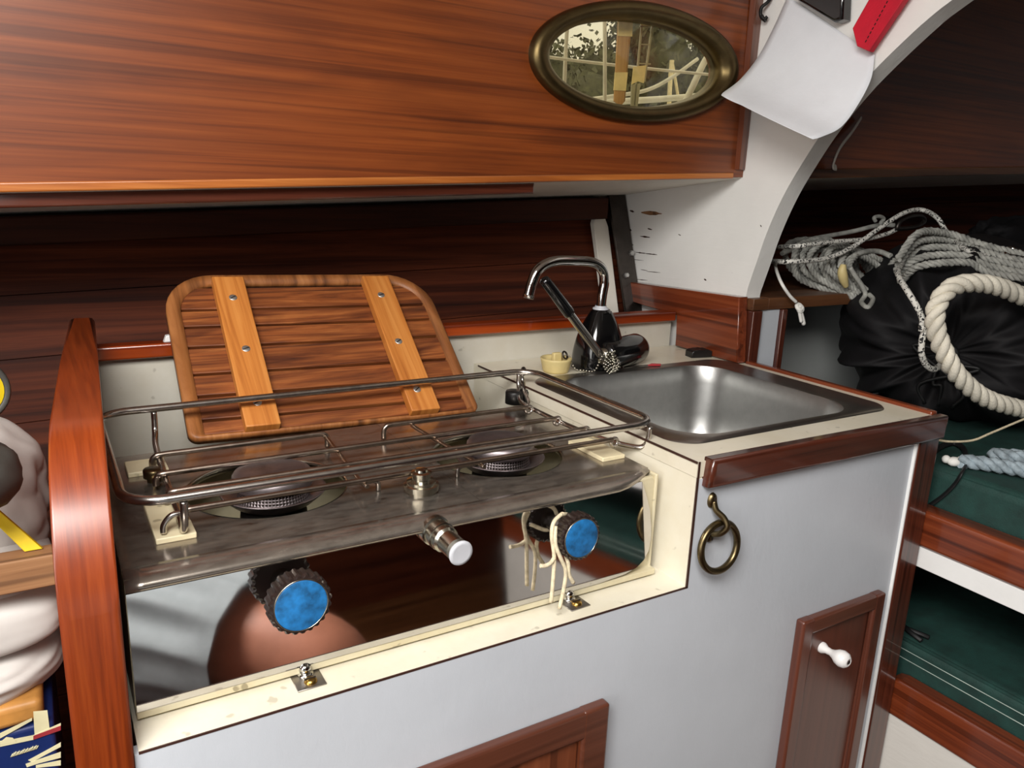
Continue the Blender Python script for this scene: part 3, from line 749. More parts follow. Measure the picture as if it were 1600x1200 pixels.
# pressure pump between the knobs and filler cap on top
c = Yp(721, 865, -0.006); base = Vector((c.x-0.003, FY(c.z+0.003), c.z+0.003)); L = (c-base).length; M = axisM(base, c-base)
bm = BM(); lathe(bm, [(0.0145, -0.001), (0.0145, 0.004), (0.0128, 0.005), (0.0128, 0.012), (0.0135, 0.0125), (0.0135, 0.0155), (0.0125, 0.016), (0.0125, 0.0225), (0.0105, 0.025), (0.0105, L-0.008), (0, L-0.008)], M, 56, smooth=False)
pv = obj('pump', bm, M_nickel, st, 'nickel pump barrel')
bm = BM(); lathe(bm, [(0.0055, L-0.012), (0.0055, L-0.006), (0.0112, L-0.003), (0.0118, L-0.001), (0.0112, L+0.0005), (0.0085, L+0.0005), (0, L-0.0003)], M, 32); obj('pump_button', bm, M_grey_plastic, pv, 'pale grey plastic button')
bm = BM(); c = Zp(658, 768, ZT)
lathe(bm, [(0.0125, 0), (0.0125, 0.002), (0.0145, 0.0025), (0.0145, 0.0070), (0.0120, 0.0078), (0.0120, 0.0100), (0.0075, 0.0108), (0.0075, 0.0150), (0.0085, 0.0155), (0.0085, 0.0170), (0.0055, 0.0178), (0.0050, 0.0195), (0, 0.0203)], Matrix.Translation(c) @ Matrix.Diagonal((1.22, 1.22, 1.22, 1)), 56, smooth=False)
obj('filler_cap', bm, M_nickel, st, 'stacked nickel filler cap')
for x0, x1, y0, y1 in ((-0.524, -0.492, 0.092, 0.175), (-0.058, -0.026, 0.096, 0.165), (-0.528, -0.490, 0.262, 0.300)):
    bm = BM(); box(bm, x0, x1, y0, y1, ZT-0.0002, ZT+0.005, 0.001); obj('rack_pad', bm, M_pad, st, 'yellowed plastic pad')
bm = BM(); c = Zp(241, 752, ZT); lathe(bm, [(0.0065, 0), (0.0065, 0.004), (0.0098, 0.005), (0.0098, 0.0125), (0.0088, 0.0135), (0, 0.0135)], Matrix.Translation((c.x, c.y, ZT)), 24); obj('thumb_nut', bm, M_aged, st, 'old brass thumb nut')

# ------------------------------------------------------------------ wire pan rack clamped over the burners
ra = thing('pan_rack', 'chrome wire pan rack with a high rail standing over the stove burners', 'pan rack', (-0.27, 0.2, ZT+0.005))
ZR, ZG = 0.905, 0.879
def arcs(x0, x1, y0, y1, r, z): return [Vector((x, y, z)) for x, y in rrect(x0, x1, y0, y1, r, 8)]
bm = BM(); tube(bm, arcs(-0.546, 0.008, 0.082, 0.357, 0.032, ZR), 0.0042, 12, True); obj('rail', bm, M_wire, ra)
def hookwire(x0, x1, y, hookL, hookR, drop=0.012):
    p = []
    if hookL: p += [Vector((x0-0.002, y, ZG-drop)), Vector((x0-0.002, y, ZG-0.006)), Vector((x0+0.001, y, ZG-0.0015)), Vector((x0+0.007, y, ZG))]
    else: p += [Vector((x0, y, ZG))]
    p += [Vector((x0+(x1-x0)*t, y, ZG)) for t in (0.2, 0.5, 0.8)]
    if hookR: p += [Vector((x1-0.007, y, ZG)), Vector((x1-0.001, y, ZG-0.0015)), Vector((x1+0.002, y, ZG-0.006)), Vector((x1+0.002, y, ZG-drop))]
    else: p += [Vector((x1, y, ZG))]
    return catmull(p, 4)
for (x0, x1, y, a, b, d) in ((-0.502, -0.322, 0.272, True, True, 0.016), (-0.249, -0.050, 0.272, True, False, 0.016), (-0.506, -0.044, 0.214, True, False, 0.011), (-0.503, -0.036, 0.164, True, False, 0.011), (-0.499, -0.030, 0.116, True, False, 0.012)):
    bm = BM(); tube(bm, hookwire(x0, x1, y, a, b, d), 0.0032, 8); obj('grate_wire', bm, M_wire_brown, ra, 'heat browned grate wire')
    if not b and x1 > -0.06:                                    # its small curl round the right frame wire
        bm = BM(); torus(bm, Matrix.Translation((x1+0.003, y, ZG-0.0035)) @ Matrix.Rotation(PI/2, 4, 'X'), 0.0048, 0.0022, 20, 8); obj('wire_curl', bm, M_wire, ra)
for xr, xf, fx in ((-0.322, -0.334, -0.316), (-0.214, -0.205, -0.228)):
    bm = BM(); tube(bm, catmull([(xr, 0.274, ZG-0.0045), (xr, 0.262, ZG-0.0045), ((xr+xf)/2, 0.19, ZG-0.0050), (xf, 0.128, ZG-0.0045), (xf+0.001, 0.110, ZG-0.0045)], 6), 0.0023, 8); obj('cross_wire', bm, M_wire_brown, ra)
    bm = BM(); s = 1 if fx > xf else -1
    tube(bm, catmull([(xf, 0.124, ZG-0.006), (fx-0.006*s, 0.125, ZG-0.0055), (fx-0.001*s, 0.125, ZG-0.008), (fx, 0.125, ZG-0.012), (fx, 0.125, ZT+0.0005)], 6), 0.0026, 8); obj('foot', bm, M_wire, ra)
bm = BM(); tube(bm, catmull([(-0.490, 0.357, ZR-0.004), (-0.490, 0.356, 0.890), (-0.491, 0.350, 0.878), (-0.494, 0.325, 0.8735), (-0.497, 0.27, 0.873), (-0.500, 0.19, 0.873), (-0.501, 0.118, 0.873), (-0.5015, 0.103, 0.869), (-0.502, 0.096, 0.8695), (-0.502, 0.090, 0.875), (-0.502, 0.084, 0.888), (-0.502, 0.082, ZR-0.004)], 6), 0.0033, 10); obj('frame_wire', bm, M_wire, ra)
bm = BM(); tube(bm, catmull([(-0.502, 0.099, 0.884), (-0.510, 0.099, 0.883), (-0.516, 0.099, 0.876), (-0.517, 0.099, 0.8685)], 6), 0.0028, 8); obj('foot', bm, M_wire, ra)
bm = BM(); tube(bm, catmull([(-0.012, 0.357, ZR-0.004), (-0.012, 0.357, 0.890), (-0.014, 0.352, 0.882), (-0.024, 0.335, 0.8755), (-0.034, 0.31, 0.8735), (-0.036, 0.26, 0.873), (-0.034, 0.19, 0.873), (-0.026, 0.135, 0.873), (-0.012, 0.098, 0.8735), (-0.006, 0.088, 0.877), (-0.0045, 0.083, 0.888), (-0.0045, 0.082, ZR-0.004)], 6), 0.0031, 10); obj('frame_wire', bm, M_wire, ra)
bm = BM(); tube(bm, catmull([(-0.004, 0.357, ZR+0.004), (-0.004, 0.361, 0.897), (-0.005, 0.355, 0.887), (-0.015, 0.335, 0.881), (-0.030, 0.300, 0.878), (-0.040, 0.285, 0.877)], 6), 0.0028, 8); obj('brace_wire', bm, M_wire, ra)
bm = BM(); torus(bm, Matrix.Translation((-0.004, 0.357, ZR)) @ Matrix.Rotation(PI/2, 4, 'Y'), 0.0048, 0.0017, 20, 8); obj('wire_wrap', bm, M_steel_dull, ra)
bm = BM(); lathe(bm, [(0, 0.0), (0.013, 0.0), (0.013, 0.016), (0.012, 0.018), (0, 0.018)], Matrix.Translation((-0.024, 0.347, 0.8625)), 24); cl = obj('clamp', bm, M_black_matte, ra, 'black plastic rack clamp')
bm = BM(); box(bm, -0.012, 0.004, 0.338, 0.350, ZT+0.0005, 0.882, 0.001); box(bm, -0.012, 0.010, 0.336, 0.3385, 0.874, 0.880, 0.0005); obj('clamp_arm', bm, M_black_matte, cl)

# ------------------------------------------------------------------ teak grating board leaning on the capping
ang = math.radians(37.5); O = Vector((-0.2690, 0.345, 0.8632))
bu = Vector((math.cos(math.radians(2.0)), 0, 0)); n0 = Vector((0, -math.sin(ang), math.cos(ang))); bv0 = Vector((0, math.cos(ang), math.sin(ang)))
tw = math.radians(-1.6)
bu = Vector((1, 0, 0))*math.cos(tw)+bv0*math.sin(tw); bv = bv0*math.cos(tw)-Vector((1, 0, 0))*math.sin(tw)
BW, BH = 0.374, 0.268
def bp(u, v, h): return O+bu*u+bv*v+n0*h
bd = thing('grating_board', 'slatted brown wooden board with two lighter battens leaning behind the stove', 'wooden board', tuple(O))
def outline(m, rt=0.055, rb=0.012):
    w = BW/2-m; pts = []
    for cx_, cy_, r, a0 in ((w-rt, BH-m-rt, rt, 0), (-w+rt, BH-m-rt, rt, 90), (-w+rb, m+rb, rb, 180), (w-rb, m+rb, rb, 270)):
        for i in range(9):
            a = math.radians(a0+90*i/8); pts.append((cx_+r*math.cos(a), cy_+r*math.sin(a)))
    return pts
TH = 0.012
bm = BM()
po, pi_ = outline(0.0, 0.066), [(u, v if v > 0.05 else 0.004+(v-0.017)*0.3) for u, v in outline(0.017, 0.052, 0.006)]
V = [[bm.verts.new(bp(u, v, h)) for u, v in P] for P, h in ((po, -TH), (po, -0.0015), (outline(0.002, 0.064), 0.0), (pi_, 0.0), (pi_, -TH))]
for a in range(5):
    A, B = V[a], V[(a+1) % 5]
    for k in range(len(A)):
        f = bm.faces.new((A[k], A[(k+1) % len(A)], B[(k+1) % len(B)], B[k])); f.smooth = True
obj('rim', bm, M_board_rim, bd, 'rounded frame of paler wood')
bm = BM(); prism(bm, [bp(u, v, -0.0095) for u, v in pi_], -n0*0.002); obj('backing', bm, M_slot, bd)
# slats clipped to the rounded inside of the rim
def halfw(v, rt=0.052):
    w = BW/2-0.0172; top = BH-0.017
    if v > top-rt:
        q = v-(top-rt); return w-rt+math.sqrt(max(0, rt*rt-q*q))
    return w
edges = [0.004, 0.026, 0.062, 0.096, 0.140, 0.174, 0.204, 0.246]
tints = [0, 1, 0, 1, 0, 1, 0]
for v0, v1 in zip(edges, edges[1:]):
    a, b = v0+0.0021, v1-0.0021
    b = min(b, BH-0.0175)
    bm = BM(); left, right = [], []
    for i in range(7):
        v = a+(b-a)*i/6; w = halfw(v)
        right.append(bp(w, v, -0.002)); left.append(bp(-w, v, -0.002))
    prism(bm, right+list(reversed(left)), -n0*0.0075, 0.0008, 1)
    obj('slat', bm, M_board, bd)
for u0 in (-0.105, 0.104):
    bm = BM(); M = Matrix((tuple(bu)+(0,), tuple(bv)+(0,), tuple(n0)+(0,), (0, 0, 0, 1))).transposed(); M.translation = bp(0, 0, 0)
    box(bm, u0-0.0205, u0+0.0205, 0.002, BH-0.016, -0.0018, 0.0118, 0.0014, 2, M)
    ba = obj('batten', bm, M_batten, bd, 'light brown batten with screws')
    for v in (0.036, 0.122, 0.212):
        du = random.uniform(-0.003, 0.003)
        bm = BM(); lathe(bm, [(0.0052, 0.0112), (0.0052, 0.0122), (0.0042, 0.0126), (0, 0.0127)], M @ Matrix.Translation((u0+du, v, 0)), 20)
        a = random.uniform(0.3, 1.0)
        box(bm, -0.0046, 0.0046, -0.0007, 0.0007, 0.01255, 0.01285, 0, 1, M @ Matrix.Translation((u0+du, v, 0)) @ Matrix.Rotation(a, 4, 'Z'), 1)
        obj('screw', bm, [M_screw, M_slot], ba)
bm = BM(); prism(bm, [Vector((-0.458, 0.490, 0.9525)), Vector((-0.440, 0.490, 0.9525)), Vector((-0.440, 0.490, 0.962)), Vector((-0.455, 0.490, 0.9605))], (0, 0.01, 0), 0.001)
tag(obj('white_clip', bm, M_white_edge), 'tiny white plastic clip on the capping behind the board', 'clip')

# ------------------------------------------------------------------ galley pump faucet
YF = 0.405
fa = thing('pump_faucet', 'black and chrome galley hand pump faucet with lever behind the sink', 'faucet', (0.165, YF, 0.886))
bm = BM()
def Fb(u, v):
    a = 2*PI*u; z = 0.8862+0.090*v
    w = (0.040*(1-v**2.2)+0.0155*v**2.2) if v < 1 else 0.0155
    ce = abs(math.cos(a))**0.7*math.copysign(1, math.cos(a)); se = abs(math.sin(a))**0.7*math.copysign(1, math.sin(a))
    return Vector((0.165+w*ce*1.02, YF+w*se*0.86, z))
sheet(bm, Fb, 40, 14, closeu=True)
lathe(bm, [(0.0158, 0.974), (0.014, 0.979), (0.0, 0.981)], Matrix.Translation((0.165, YF, 0)), 24)
obj('body', bm, M_black, fa, 'glossy black pump body')
bm = BM(); M = axisM((0.154, YF-0.030, 0.911), (1, 0.34, 0.0))
lathe(bm, [(0, -0.004), (0.019, -0.004), (0.022, 0.0), (0.0235, 0.03), (0.0245, 0.06), (0.0248, 0.09), (0.022, 0.098), (0.014, 0.1015), (0, 0.102)], M, 36); obj('barrel', bm, M_black, fa)
bm = BM(); lathe(bm, [(0.0105, 0.9755), (0.0125, 0.977), (0.0125, 0.981), (0.009, 0.983), (0.009, 0.985)], Matrix.Translation((0.1635, YF, 0)), 24); obj('collar', bm, M_grey_plastic, fa)
bm = BM()
sp = catmull([(0.1635, YF, 0.975), (0.1645, YF, 1.0), (0.167, YF, 1.022), (0.162, YF, 1.040), (0.143, YF, 1.0515), (0.105, YF, 1.055), (0.068, YF, 1.054), (0.044, YF, 1.043), (0.034, YF, 1.024), (0.0285, YF, 1.003)], 8)
tube(bm, sp, 0.0078, 16); lathe(bm, [(0.0085, 0), (0.0085, 0.006), (0.0065, 0.0065), (0, 0.0065)], axisM(sp[-1]-(sp[-1]-sp[-2]).normalized()*0.0045, sp[-1]-sp[-2]), 20)
obj('spout', bm, M_chrome, fa)
h0, h1 = Vector((0.147, YF-0.036, 0.909)), Vector((0.0335, YF-0.030, 1.034)); hd = (h1-h0)
bm = BM(); tube(bm, catmull([h0+Vector((0.008, 0, -0.004)), h0+hd*0.04, h0+hd*0.14, h0+hd*0.5, h0+hd*0.60], 6), 0.0066, 16)
hv = obj('lever', bm, M_chrome, fa)
bm = BM(); tube(bm, [h0+hd*t for t in (0.57, 0.575, 0.6, 0.96, 0.99, 1.0)], [0.007, 0.0086, 0.0090, 0.0082, 0.0072, 0.004], 16); obj('lever_grip', bm, M_black, hv)
bm = BM(); lathe(bm, [(0.0135, -0.002), (0.0150, 0.002), (0.0135, 0.010), (0.009, 0.0125), (0, 0.013)], axisM((0.1545, YF-0.030, 0.911), (-1, -0.34, 0.0)), 24); obj('pivot_nut', bm, M_nickel, fa)

# yellowed stopper with its bead chain looped over the pump lever
so = thing('sink_stopper', 'yellowed rubber sink stopper with bead chain lying behind the sink', 'sink plug', (0.083, 0.402, 0.886))
SC = Vector((0.083, 0.403, 0.8862))
bm = BM(); lathe(bm, [(0, 0.0), (0.0185, 0.0), (0.0205, 0.004), (0.0238, 0.0185), (0.0245, 0.0215), (0.0235, 0.0225), (0.0205, 0.0205), (0.0185, 0.0165), (0, 0.0155)], Matrix.Translation(SC), 40); obj('plug', bm, M_stopper, so)
bm = BM(); box(bm, SC.x-0.006, SC.x+0.009, SC.y-0.003, SC.y+0.005, SC.z+0.015, SC.z+0.030, 0.002); obj('tab', bm, M_stopper, so)
bm = BM(); torus(bm, Matrix.Translation(SC+Vector((0.014, -0.003, 0.0255))) @ Matrix.Rotation(1.1, 4, 'X') @ Matrix.Rotation(0.4, 4, 'Y'), 0.0058, 0.0014, 20, 8); obj('split_ring', bm, M_steel_dull, so)
bm = BM()
pv_ = h0+hd*0.03
pathc = [SC+Vector((0.020, -0.006, 0.0225)), SC+Vector((0.030, -0.010, 0.004)), (0.122, 0.384, 0.889), (0.130, 0.366, 0.892), (0.136, 0.357, 0.916)]
for k in range(6):
    s = 0.0042*k
    pathc += [(0.146+s*0.8, 0.352+0.002*k, 0.922-0.0006*k), (0.156+s*0.5, 0.352, 0.906-0.001*k), (0.149+s*0.6, 0.351, 0.8888+0.001*k), (0.137+s, 0.354, 0.903)]
pathc += [(0.150, 0.352, 0.920), (0.158, 0.356, 0.922)]
for p in resample(catmull(pathc, 8), 0.0050): ball(bm, p, 0.0022, sub=1)
obj('bead_chain', bm, M_nickel, so, 'chrome bead chain')

# small things on the worktop
la = BM()
prism(la, [(0.362, 0.398, 0.8862), (0.401, 0.390, 0.8862), (0.401, 0.390, 0.897), (0.394, 0.3915, 0.900), (0.386, 0.393, 0.8985), (0.377, 0.395, 0.9005), (0.366, 0.397, 0.899), (0.362, 0.398, 0.896)], (0.004, 0.022, 0), 0.0015)
tag(obj('black_catch', la, M_black_matte), 'small black plastic catch on the worktop behind the sink corner', 'catch')
rt = BM(); prism(rt, [(0.242, 0.373, 0.8884), (0.262, 0.365, 0.8884), (0.268, 0.371, 0.8884), (0.256, 0.380, 0.8884)], (0, 0, 0.0018), 0.0004); tube(rt, catmull([(0.200, 0.386, 0.8868), (0.215, 0.383, 0.8872), (0.232, 0.379, 0.8884), (0.245, 0.373, 0.8896)], 5), 0.0009, 6, mat=1)
tag(obj('red_tab', rt, [M_red_tab, M_slot]), 'tiny red plastic tab on the back rim of the sink', 'tab')

# hold-down clips on the ledge in front of the stove
def clip(px, py, label, yaw):
    c = Zp(px, py, 0.7402); t = thing('hold_down_clip', label, 'bracket', (c.x, c.y, 0.7402), 'hold-down clips in front of the stove')
    Rm = Matrix.Translation(c) @ Matrix.Rotation(yaw, 4, 'Z')
    bm = BM(); box(bm, -0.0125, 0.0125, -0.012, 0.0145, 0.0, 0.0012, 0.0003, 1, Rm); box(bm, -0.0115, 0.0115, 0.0133, 0.0145, 0.0, 0.008, 0.0003, 1, Rm); obj('plate', bm, M_clip, t)
    bm = BM(); lathe(bm, [(0.0058, 0.0010), (0.0052, 0.0032), (0.003, 0.0045), (0, 0.0048)], Rm @ Matrix.Translation((0.001, -0.003, 0)), 20); box(bm, -0.0045, 0.0055, -0.0036, -0.0026, 0.0040, 0.0051, 0, 1, Rm, 1); obj('brass_screw', bm, [M_brass, M_slot], t, 'brass slotted screw')
    bm = BM(); ball(bm, Rm @ Vector((0.0, 0.0095, 0.0066)), 0.0056, sub=3); lathe(bm, [(0.007, 0.001), (0.007, 0.003), (0.004, 0.0036)], Rm @ Matrix.Translation((0, 0.0090, 0)), 16); obj('dome_nut', bm, M_chrome, t)
clip(482, 1064, 'small steel clip with brass screw on ledge below the left blue knob', 0.0)
clip(897, 943, 'small steel clip with brass screw on ledge below the right blue knob', 0.05)

# cream cord tied round the right knob
bm = BM()
for pts in ([(878, 803, 0.024), (866, 815, 0.020), (862, 835, 0.016), (866, 870, 0.014), (864, 910, 0.013), (861, 941, 0.013)],
            [(868, 822, 0.018), (868, 850, 0.012), (876, 872, 0.010), (884, 892, 0.010), (881, 920, 0.010), (874, 951, 0.010)],
            [(884, 868, 0.014), (888, 882, 0.010), (889, 897, 0.010), (896, 911, 0.010)],
            [(866, 872, 0.013), (860, 880, 0.011), (852, 884, 0.010), (844, 884, 0.011)],
            [(878, 803, 0.024), (888, 806, 0.030), (890, 826, 0.030), (880, 842, 0.026), (866, 840, 0.019)]):
    tube(bm, catmull([Yp(x, y, d) for x, y, d in pts], 6), 0.0021, 8)
tag(obj('knob_cord', bm, M_cord_cream), 'cream cord tied around the right burner knob with loose ends hanging', 'cord')
# ------------------------------------------------------------------ shelf and berth past the bulkhead
bm = BM(); box(bm, 0.4605, 2.3, 0.333, 0.60, 0.975, 0.995, 0.002); box(bm, 0.4245, 0.4605, 0.3325, 0.3485, 0.975, 0.9945, 0.001)
tag(obj('locker_shelf', bm, M_shelf), 'worn brown wooden shelf past the bulkhead carrying the coiled grey rope', 'shelf')
YEND = -1.12
bm = BM(); box(bm, 0.434, 1.4, -1.14, -1.122, 0.0, 1.15); struct('wall_added_dark', bm, M_dark_wood)  # unseen dark wall added to darken the reflection in the stove front
be = thing('berth_fiddle', 'upper brown wooden rail with white lower edge right of the cabinet', 'berth rail', (0.447, -0.7, 0.66))
bm = BM(); box(bm, 0.4345, 0.470, YEND, 0.030, 0.694, 0.7475, 0.006, 3); obj('rail', bm, M_mahog_y, be)
bm = BM(); box(bm, 0.4365, 0.460, YEND, 0.030, 0.664, 0.6935, 0.001); obj('shelf_edge', bm, M_white_edge, be, 'white painted edge')
bm = BM(); box(bm, 0.4605, 1.25, YEND, 0.328, 0.672, 0.690); obj('shelf_board', bm, M_bin, be)
lf = thing('berth_fiddle', 'lower brown wooden rail with rounded end above the white panel', 'berth rail', (0.447, -0.7, 0.0))
bm = BM()
prism(bm, [(0.434, 0.006, 0.428), (0.434, 0.010, 0.436), (0.434, 0.009, 0.470), (0.434, 0.002, 0.482), (0.434, -0.01, 0.485), (0.434, YEND, 0.485), (0.434, YEND, 0.424), (0.434, 0.0, 0.424)], (0.030, 0, 0), 0.005, 3); obj('rail', bm, M_mahog_y, lf)
bm = BM(); box(bm, 0.438, 0.450, YEND, 0.012, 0.0, 0.4245); obj('white_panel', bm, M_white_warm, lf, 'white painted panel')
def cushion(label, x0, x1, y0, y1, z0, z1, r, stitches):
    t = thing('berth_cushion', label, 'cushion', ((x0+x1)/2, (y0+y1)/2, z0))
    bm = BM(); box(bm, x0, x1, y0, y1, z0, z1, r, 5)
    bmesh.ops.subdivide_edges(bm, edges=[e for e in bm.edges if e.calc_length() > 0.3], cuts=14, use_grid_fill=True)
    for v in bm.verts: v.co += Vector((0, 0, 1))*(0.004*noise.noise(v.co*6)) if v.co.z > (z0+z1)/2 else Vector((0.003*noise.noise(v.co*5), 0, 0))
    obj('cover', bm, M_green, t)
    bm = BM(); tube(bm, [(x0+0.006, y0+0.02, z1-0.006), (x0+0.006, (y0+y1)/2, z1-0.006), (x0+0.006, y1-0.01, z1-0.006)], 0.0035, 8); obj('piping', bm, M_green, t)
    if stitches:
        for dz in (0.018, 0.032):
            bm = BM(); tube(bm, [(x0-0.0006, y0+0.02, z1-dz), (x0-0.0006, y1-0.015, z1-dz)], 0.0007, 5); obj('stitching', bm, M_stitch, t, 'white stitching')
    return t
cushion('dark green canvas cushion behind the upper berth rail, under the black bag', 0.472, 1.15, YEND, 0.326, 0.690, 0.800, 0.014, False)
cushion('dark green canvas cushion with two white stitched lines behind the lower rail', 0.465, 1.15, YEND, 0.36, 0.40, 0.535, 0.014, True)
bm = BM(); box(bm, 1.16, 1.17, YEND, 0.6, 0.0, 0.672); struct('wall_berth', bm, M_hull)
# black tie straps of the cushions
bm = BM(); tube(bm, catmull([Zp(1452, 712, 0.805), Zp(1470, 698, 0.806), Zp(1490, 692, 0.806), Zp(1506, 702, 0.806), Zp(1509, 722, 0.806), Zp(1503, 738, 0.806), Xp(1492, 756, 0.467), Xp(1474, 774, 0.467), Xp(1452, 790, 0.467)], 8), 0.0042, 8, flat=0.4)
tag(obj('black_strap', bm, M_black_cord), 'thin black tie strap looping over upper green cushion beside cabinet corner', 'strap')
bm = BM()
for pts in ([(1408, 978), (1425, 985), (1452, 996)], [(1408, 974), (1420, 986), (1440, 1001)]):
    tube(bm, [Zp(x, y, 0.5385) for x, y in pts], 0.0035, 6, flat=0.5)
tag(obj('black_strap', bm, M_black_cord), 'short forked black strap lying on the lower green cushion', 'strap')

# ------------------------------------------------------------------ black stuff bag
BC = Vector((0.885, 0.240, 0.935)); ax = Vector((-0.90, -0.43, -0.06)).normalized()
e1 = Vector((0, 0, 1)); e1 = (e1-ax*e1.dot(ax)).normalized(); e2 = ax.cross(e1)
def bagpt(u, v):
    a = 2*PI*u; ph = PI*v
    q = Vector((math.cos(ph), math.sin(ph)*math.cos(a), math.sin(ph)*math.sin(a)))
    s = math.sin(ph)
    rr = 0.186*(abs(s)**0.72)
    g = math.exp(-((ph)/0.85)**2)
    ruff = 1+g*(0.26*(1-2*abs(math.sin(5*a+0.9*math.sin(3*a)+0.4)))+0.12*math.sin(17*a+0.7))
    dim = 0.05*math.exp(-(ph/0.30)**2)
    ln = 0.27*math.cos(ph)-dim
    p = BC+ax*ln+e1*(rr*ruff*math.cos(a)*0.90)+e2*(rr*ruff*math.sin(a)*1.08)
    n = noise.noise(p*9)*0.012+noise.noise(p*22+Vector((3, 1, 0)))*0.006+abs(noise.noise(p*Vector((6, 6, 22)) if False else Vector((p.x*7, p.y*7, p.z*26))))*0.010
    d = (p-BC).normalized(); p = p+d*n*(0.4+0.6*s)
    return Vector((p.x, p.y, max(p.z, 0.803+0.02*noise.noise(p*5)**2)))
bg_ = thing('stuff_bag', 'big black cloth stuff bag with gathered end on the green cushion', 'bag', (BC.x, BC.y, 0.802))
bm = BM(); sheet(bm, bagpt, 180, 90, closeu=True); bmesh.ops.remove_doubles(bm, verts=bm.verts, dist=1e-5)
from mathutils.bvhtree import BVHTree
BVH = BVHTree.FromBMesh(bm)
def onbag(px, py, off, y):              # a point resting on the bag's surface at a photo pixel (else on the plane Y = y)
    r = _ray(px, py).normalized(); hit = BVH.ray_cast(CAM_C, r)
    fb = Yp(px, py, y)
    if hit[0] is None or (fb-CAM_C).length < (hit[0]-CAM_C).length-off: return fb
    return hit[0]-r*off
obj('cloth', bm, M_black_cloth, bg_)
pole = BC+ax*0.222
bm = BM()
for k in range(3):
    a = 1.1+k*1.5
    tube(bm, catmull([pole, pole+ax*0.02+e1*0.02*math.cos(a)+e2*0.02*math.sin(a), pole+ax*0.024+e1*0.05*math.cos(a+0.3)+e2*0.05*math.sin(a+.3), pole+ax*0.022+Vector((0, 0, -0.05))+e2*(0.03*(k-1)), pole+ax*0.016+Vector((0, 0, -0.085))+e2*(0.02*(k-1))], 6), 0.003, 8)
torus(bm, axisM(pole+ax*0.006, ax), 0.013, 0.0045, 24, 8)
obj('drawstring', bm, M_black_cord, bg_, 'black drawstring')
def blob(c, sx, sy, sz, amp, f, seed, sq=0):
    c = Vector(c); o = Vector((seed, seed*1.7, -seed))
    def F(u, v):
        a = 2*PI*u; ph = PI*v
        d = Vector((math.sin(ph)*math.cos(a), math.sin(ph)*math.sin(a), math.cos(ph)))
        k = 1+amp*noise.noise(d*f+o)+amp*0.5*noise.noise(d*f*2.6+o)-amp*0.35*max(0, 1-5*abs(noise.noise(Vector((d.x*0.8, d.y*0.8, d.z*1.3))+o*2)))**2
        if sq: k /= (abs(d.x)**sq+abs(d.y)**sq+abs(d.z)**sq)**(1/sq)
        return c+Vector((d.x*sx, d.y*sy, d.z*sz))*k
    return F
bm = BM(); sheet(bm, blob((1.42, 0.46, 1.065), 0.16, 0.075, 0.067, 0.25, 3.0, 4.2), 48, 28, closeu=True)
tag(obj('dark_sack', bm, M_black_cloth), 'crumpled dark grey sack deep on the shelf behind the ropes, at right', 'sack')

# ------------------------------------------------------------------ ropes
def pp(L, y): return [onbag(a[0], a[1], 0.006, a[2] if len(a) > 2 else y) for a in L]
# hank of grey three-strand rope on the shelf
bm = BM(); pts = []
cx0 = Yp(1324, 424, 0.375); rr_ = random.Random(3)
for k in range(11):
    s = 0.62+0.38*((k*0.37) % 1.0); dy = -0.05+0.012*k
    for i in range(10):
        a = 2*PI*i/10
        q = Vector((cx0.x+0.098*s*math.cos(a)+rr_.uniform(-.006, .006), cx0.y+dy+0.014*math.sin(a)+rr_.uniform(-.006, .006), cx0.z+0.052*s*math.sin(a)-0.020*s*math.cos(a)+rr_.uniform(-.005, .005)))
        if q.z < 1.003: q.y = min(q.y, 0.323)
        pts.append(q)
rope3(bm, catmull(pts, 5), 0.0062, pitch=0.026, n=6, step=0.006)
tag(obj('rope_coil', bm, M_rope_grey), 'coil of grey three strand rope lying on the shelf against the bulkhead', 'rope')
bm = BM(); pts = []
for k in range(5):
    y = 0.235+0.010*k
    a = [(1402+2*k, 406+8*k), (1436, 364+13*k), (1485+6*k, 366+11*k), (1540, 384+10*k), (1605, 400+9*k)]
    if k % 2: a.reverse()
    pts += [onbag(px, py, 0.008+0.003*k, y) for px, py in a]
rope3(bm, catmull(pts, 8), 0.0068, pitch=0.028, n=6, step=0.0065)
tag(obj('rope_hank', bm, M_rope_grey), 'hank of grey laid rope stretched across the top of the black bag', 'rope')
bm = BM(); pts = []
for k in range(9):                                                    # whipping turns round the hank
    for i in range(8):
        a = 2*PI*i/8; c = Yp(1412+4.0*(k+i/8), 432-0.5*k, 0.27)
        pts.append(c+Vector((0.008*math.cos(a), 0.040*math.cos(a), 0.035*math.sin(a))))
rope3(bm, catmull(pts, 4), 0.0048, pitch=0.02, n=6, step=0.005)
tag(obj('rope_wrap', bm, M_rope_grey), 'tight turns of grey rope wrapped between the coil and the hank', 'rope')
bm = BM(); tube(bm, catmull(pp([(1206, 408, .40), (1232, 409), (1290, 404), (1332, 386), (1375, 356), (1412, 333), (1440, 328), (1464, 340, .29), (1482, 366, .26), (1512, 392, .23), (1548, 402, .21), (1600, 420, .2)], 0.33), 8), 0.0043, 8)
tag(obj('flecked_line', bm, M_fleck), 'black flecked white braided line arching over the top of the ropes', 'rope')
bm = BM(); tube(bm, catmull(pp([(1216, 386, .40), (1250, 384), (1300, 378), (1350, 374), (1384, 366), (1402, 358)], 0.34), 8), 0.0040, 8)
tag(obj('flecked_line', bm, M_fleck), 'short black flecked white line lying flat across the rope coil', 'rope')
bm = BM(); tube(bm, catmull(pp([(1222, 396, .42), (1246, 386, .44), (1262, 375, .44), (1330, 362, .42), (1372, 352, .40), (1398, 352, .38)], .4), 8), 0.0045, 8)
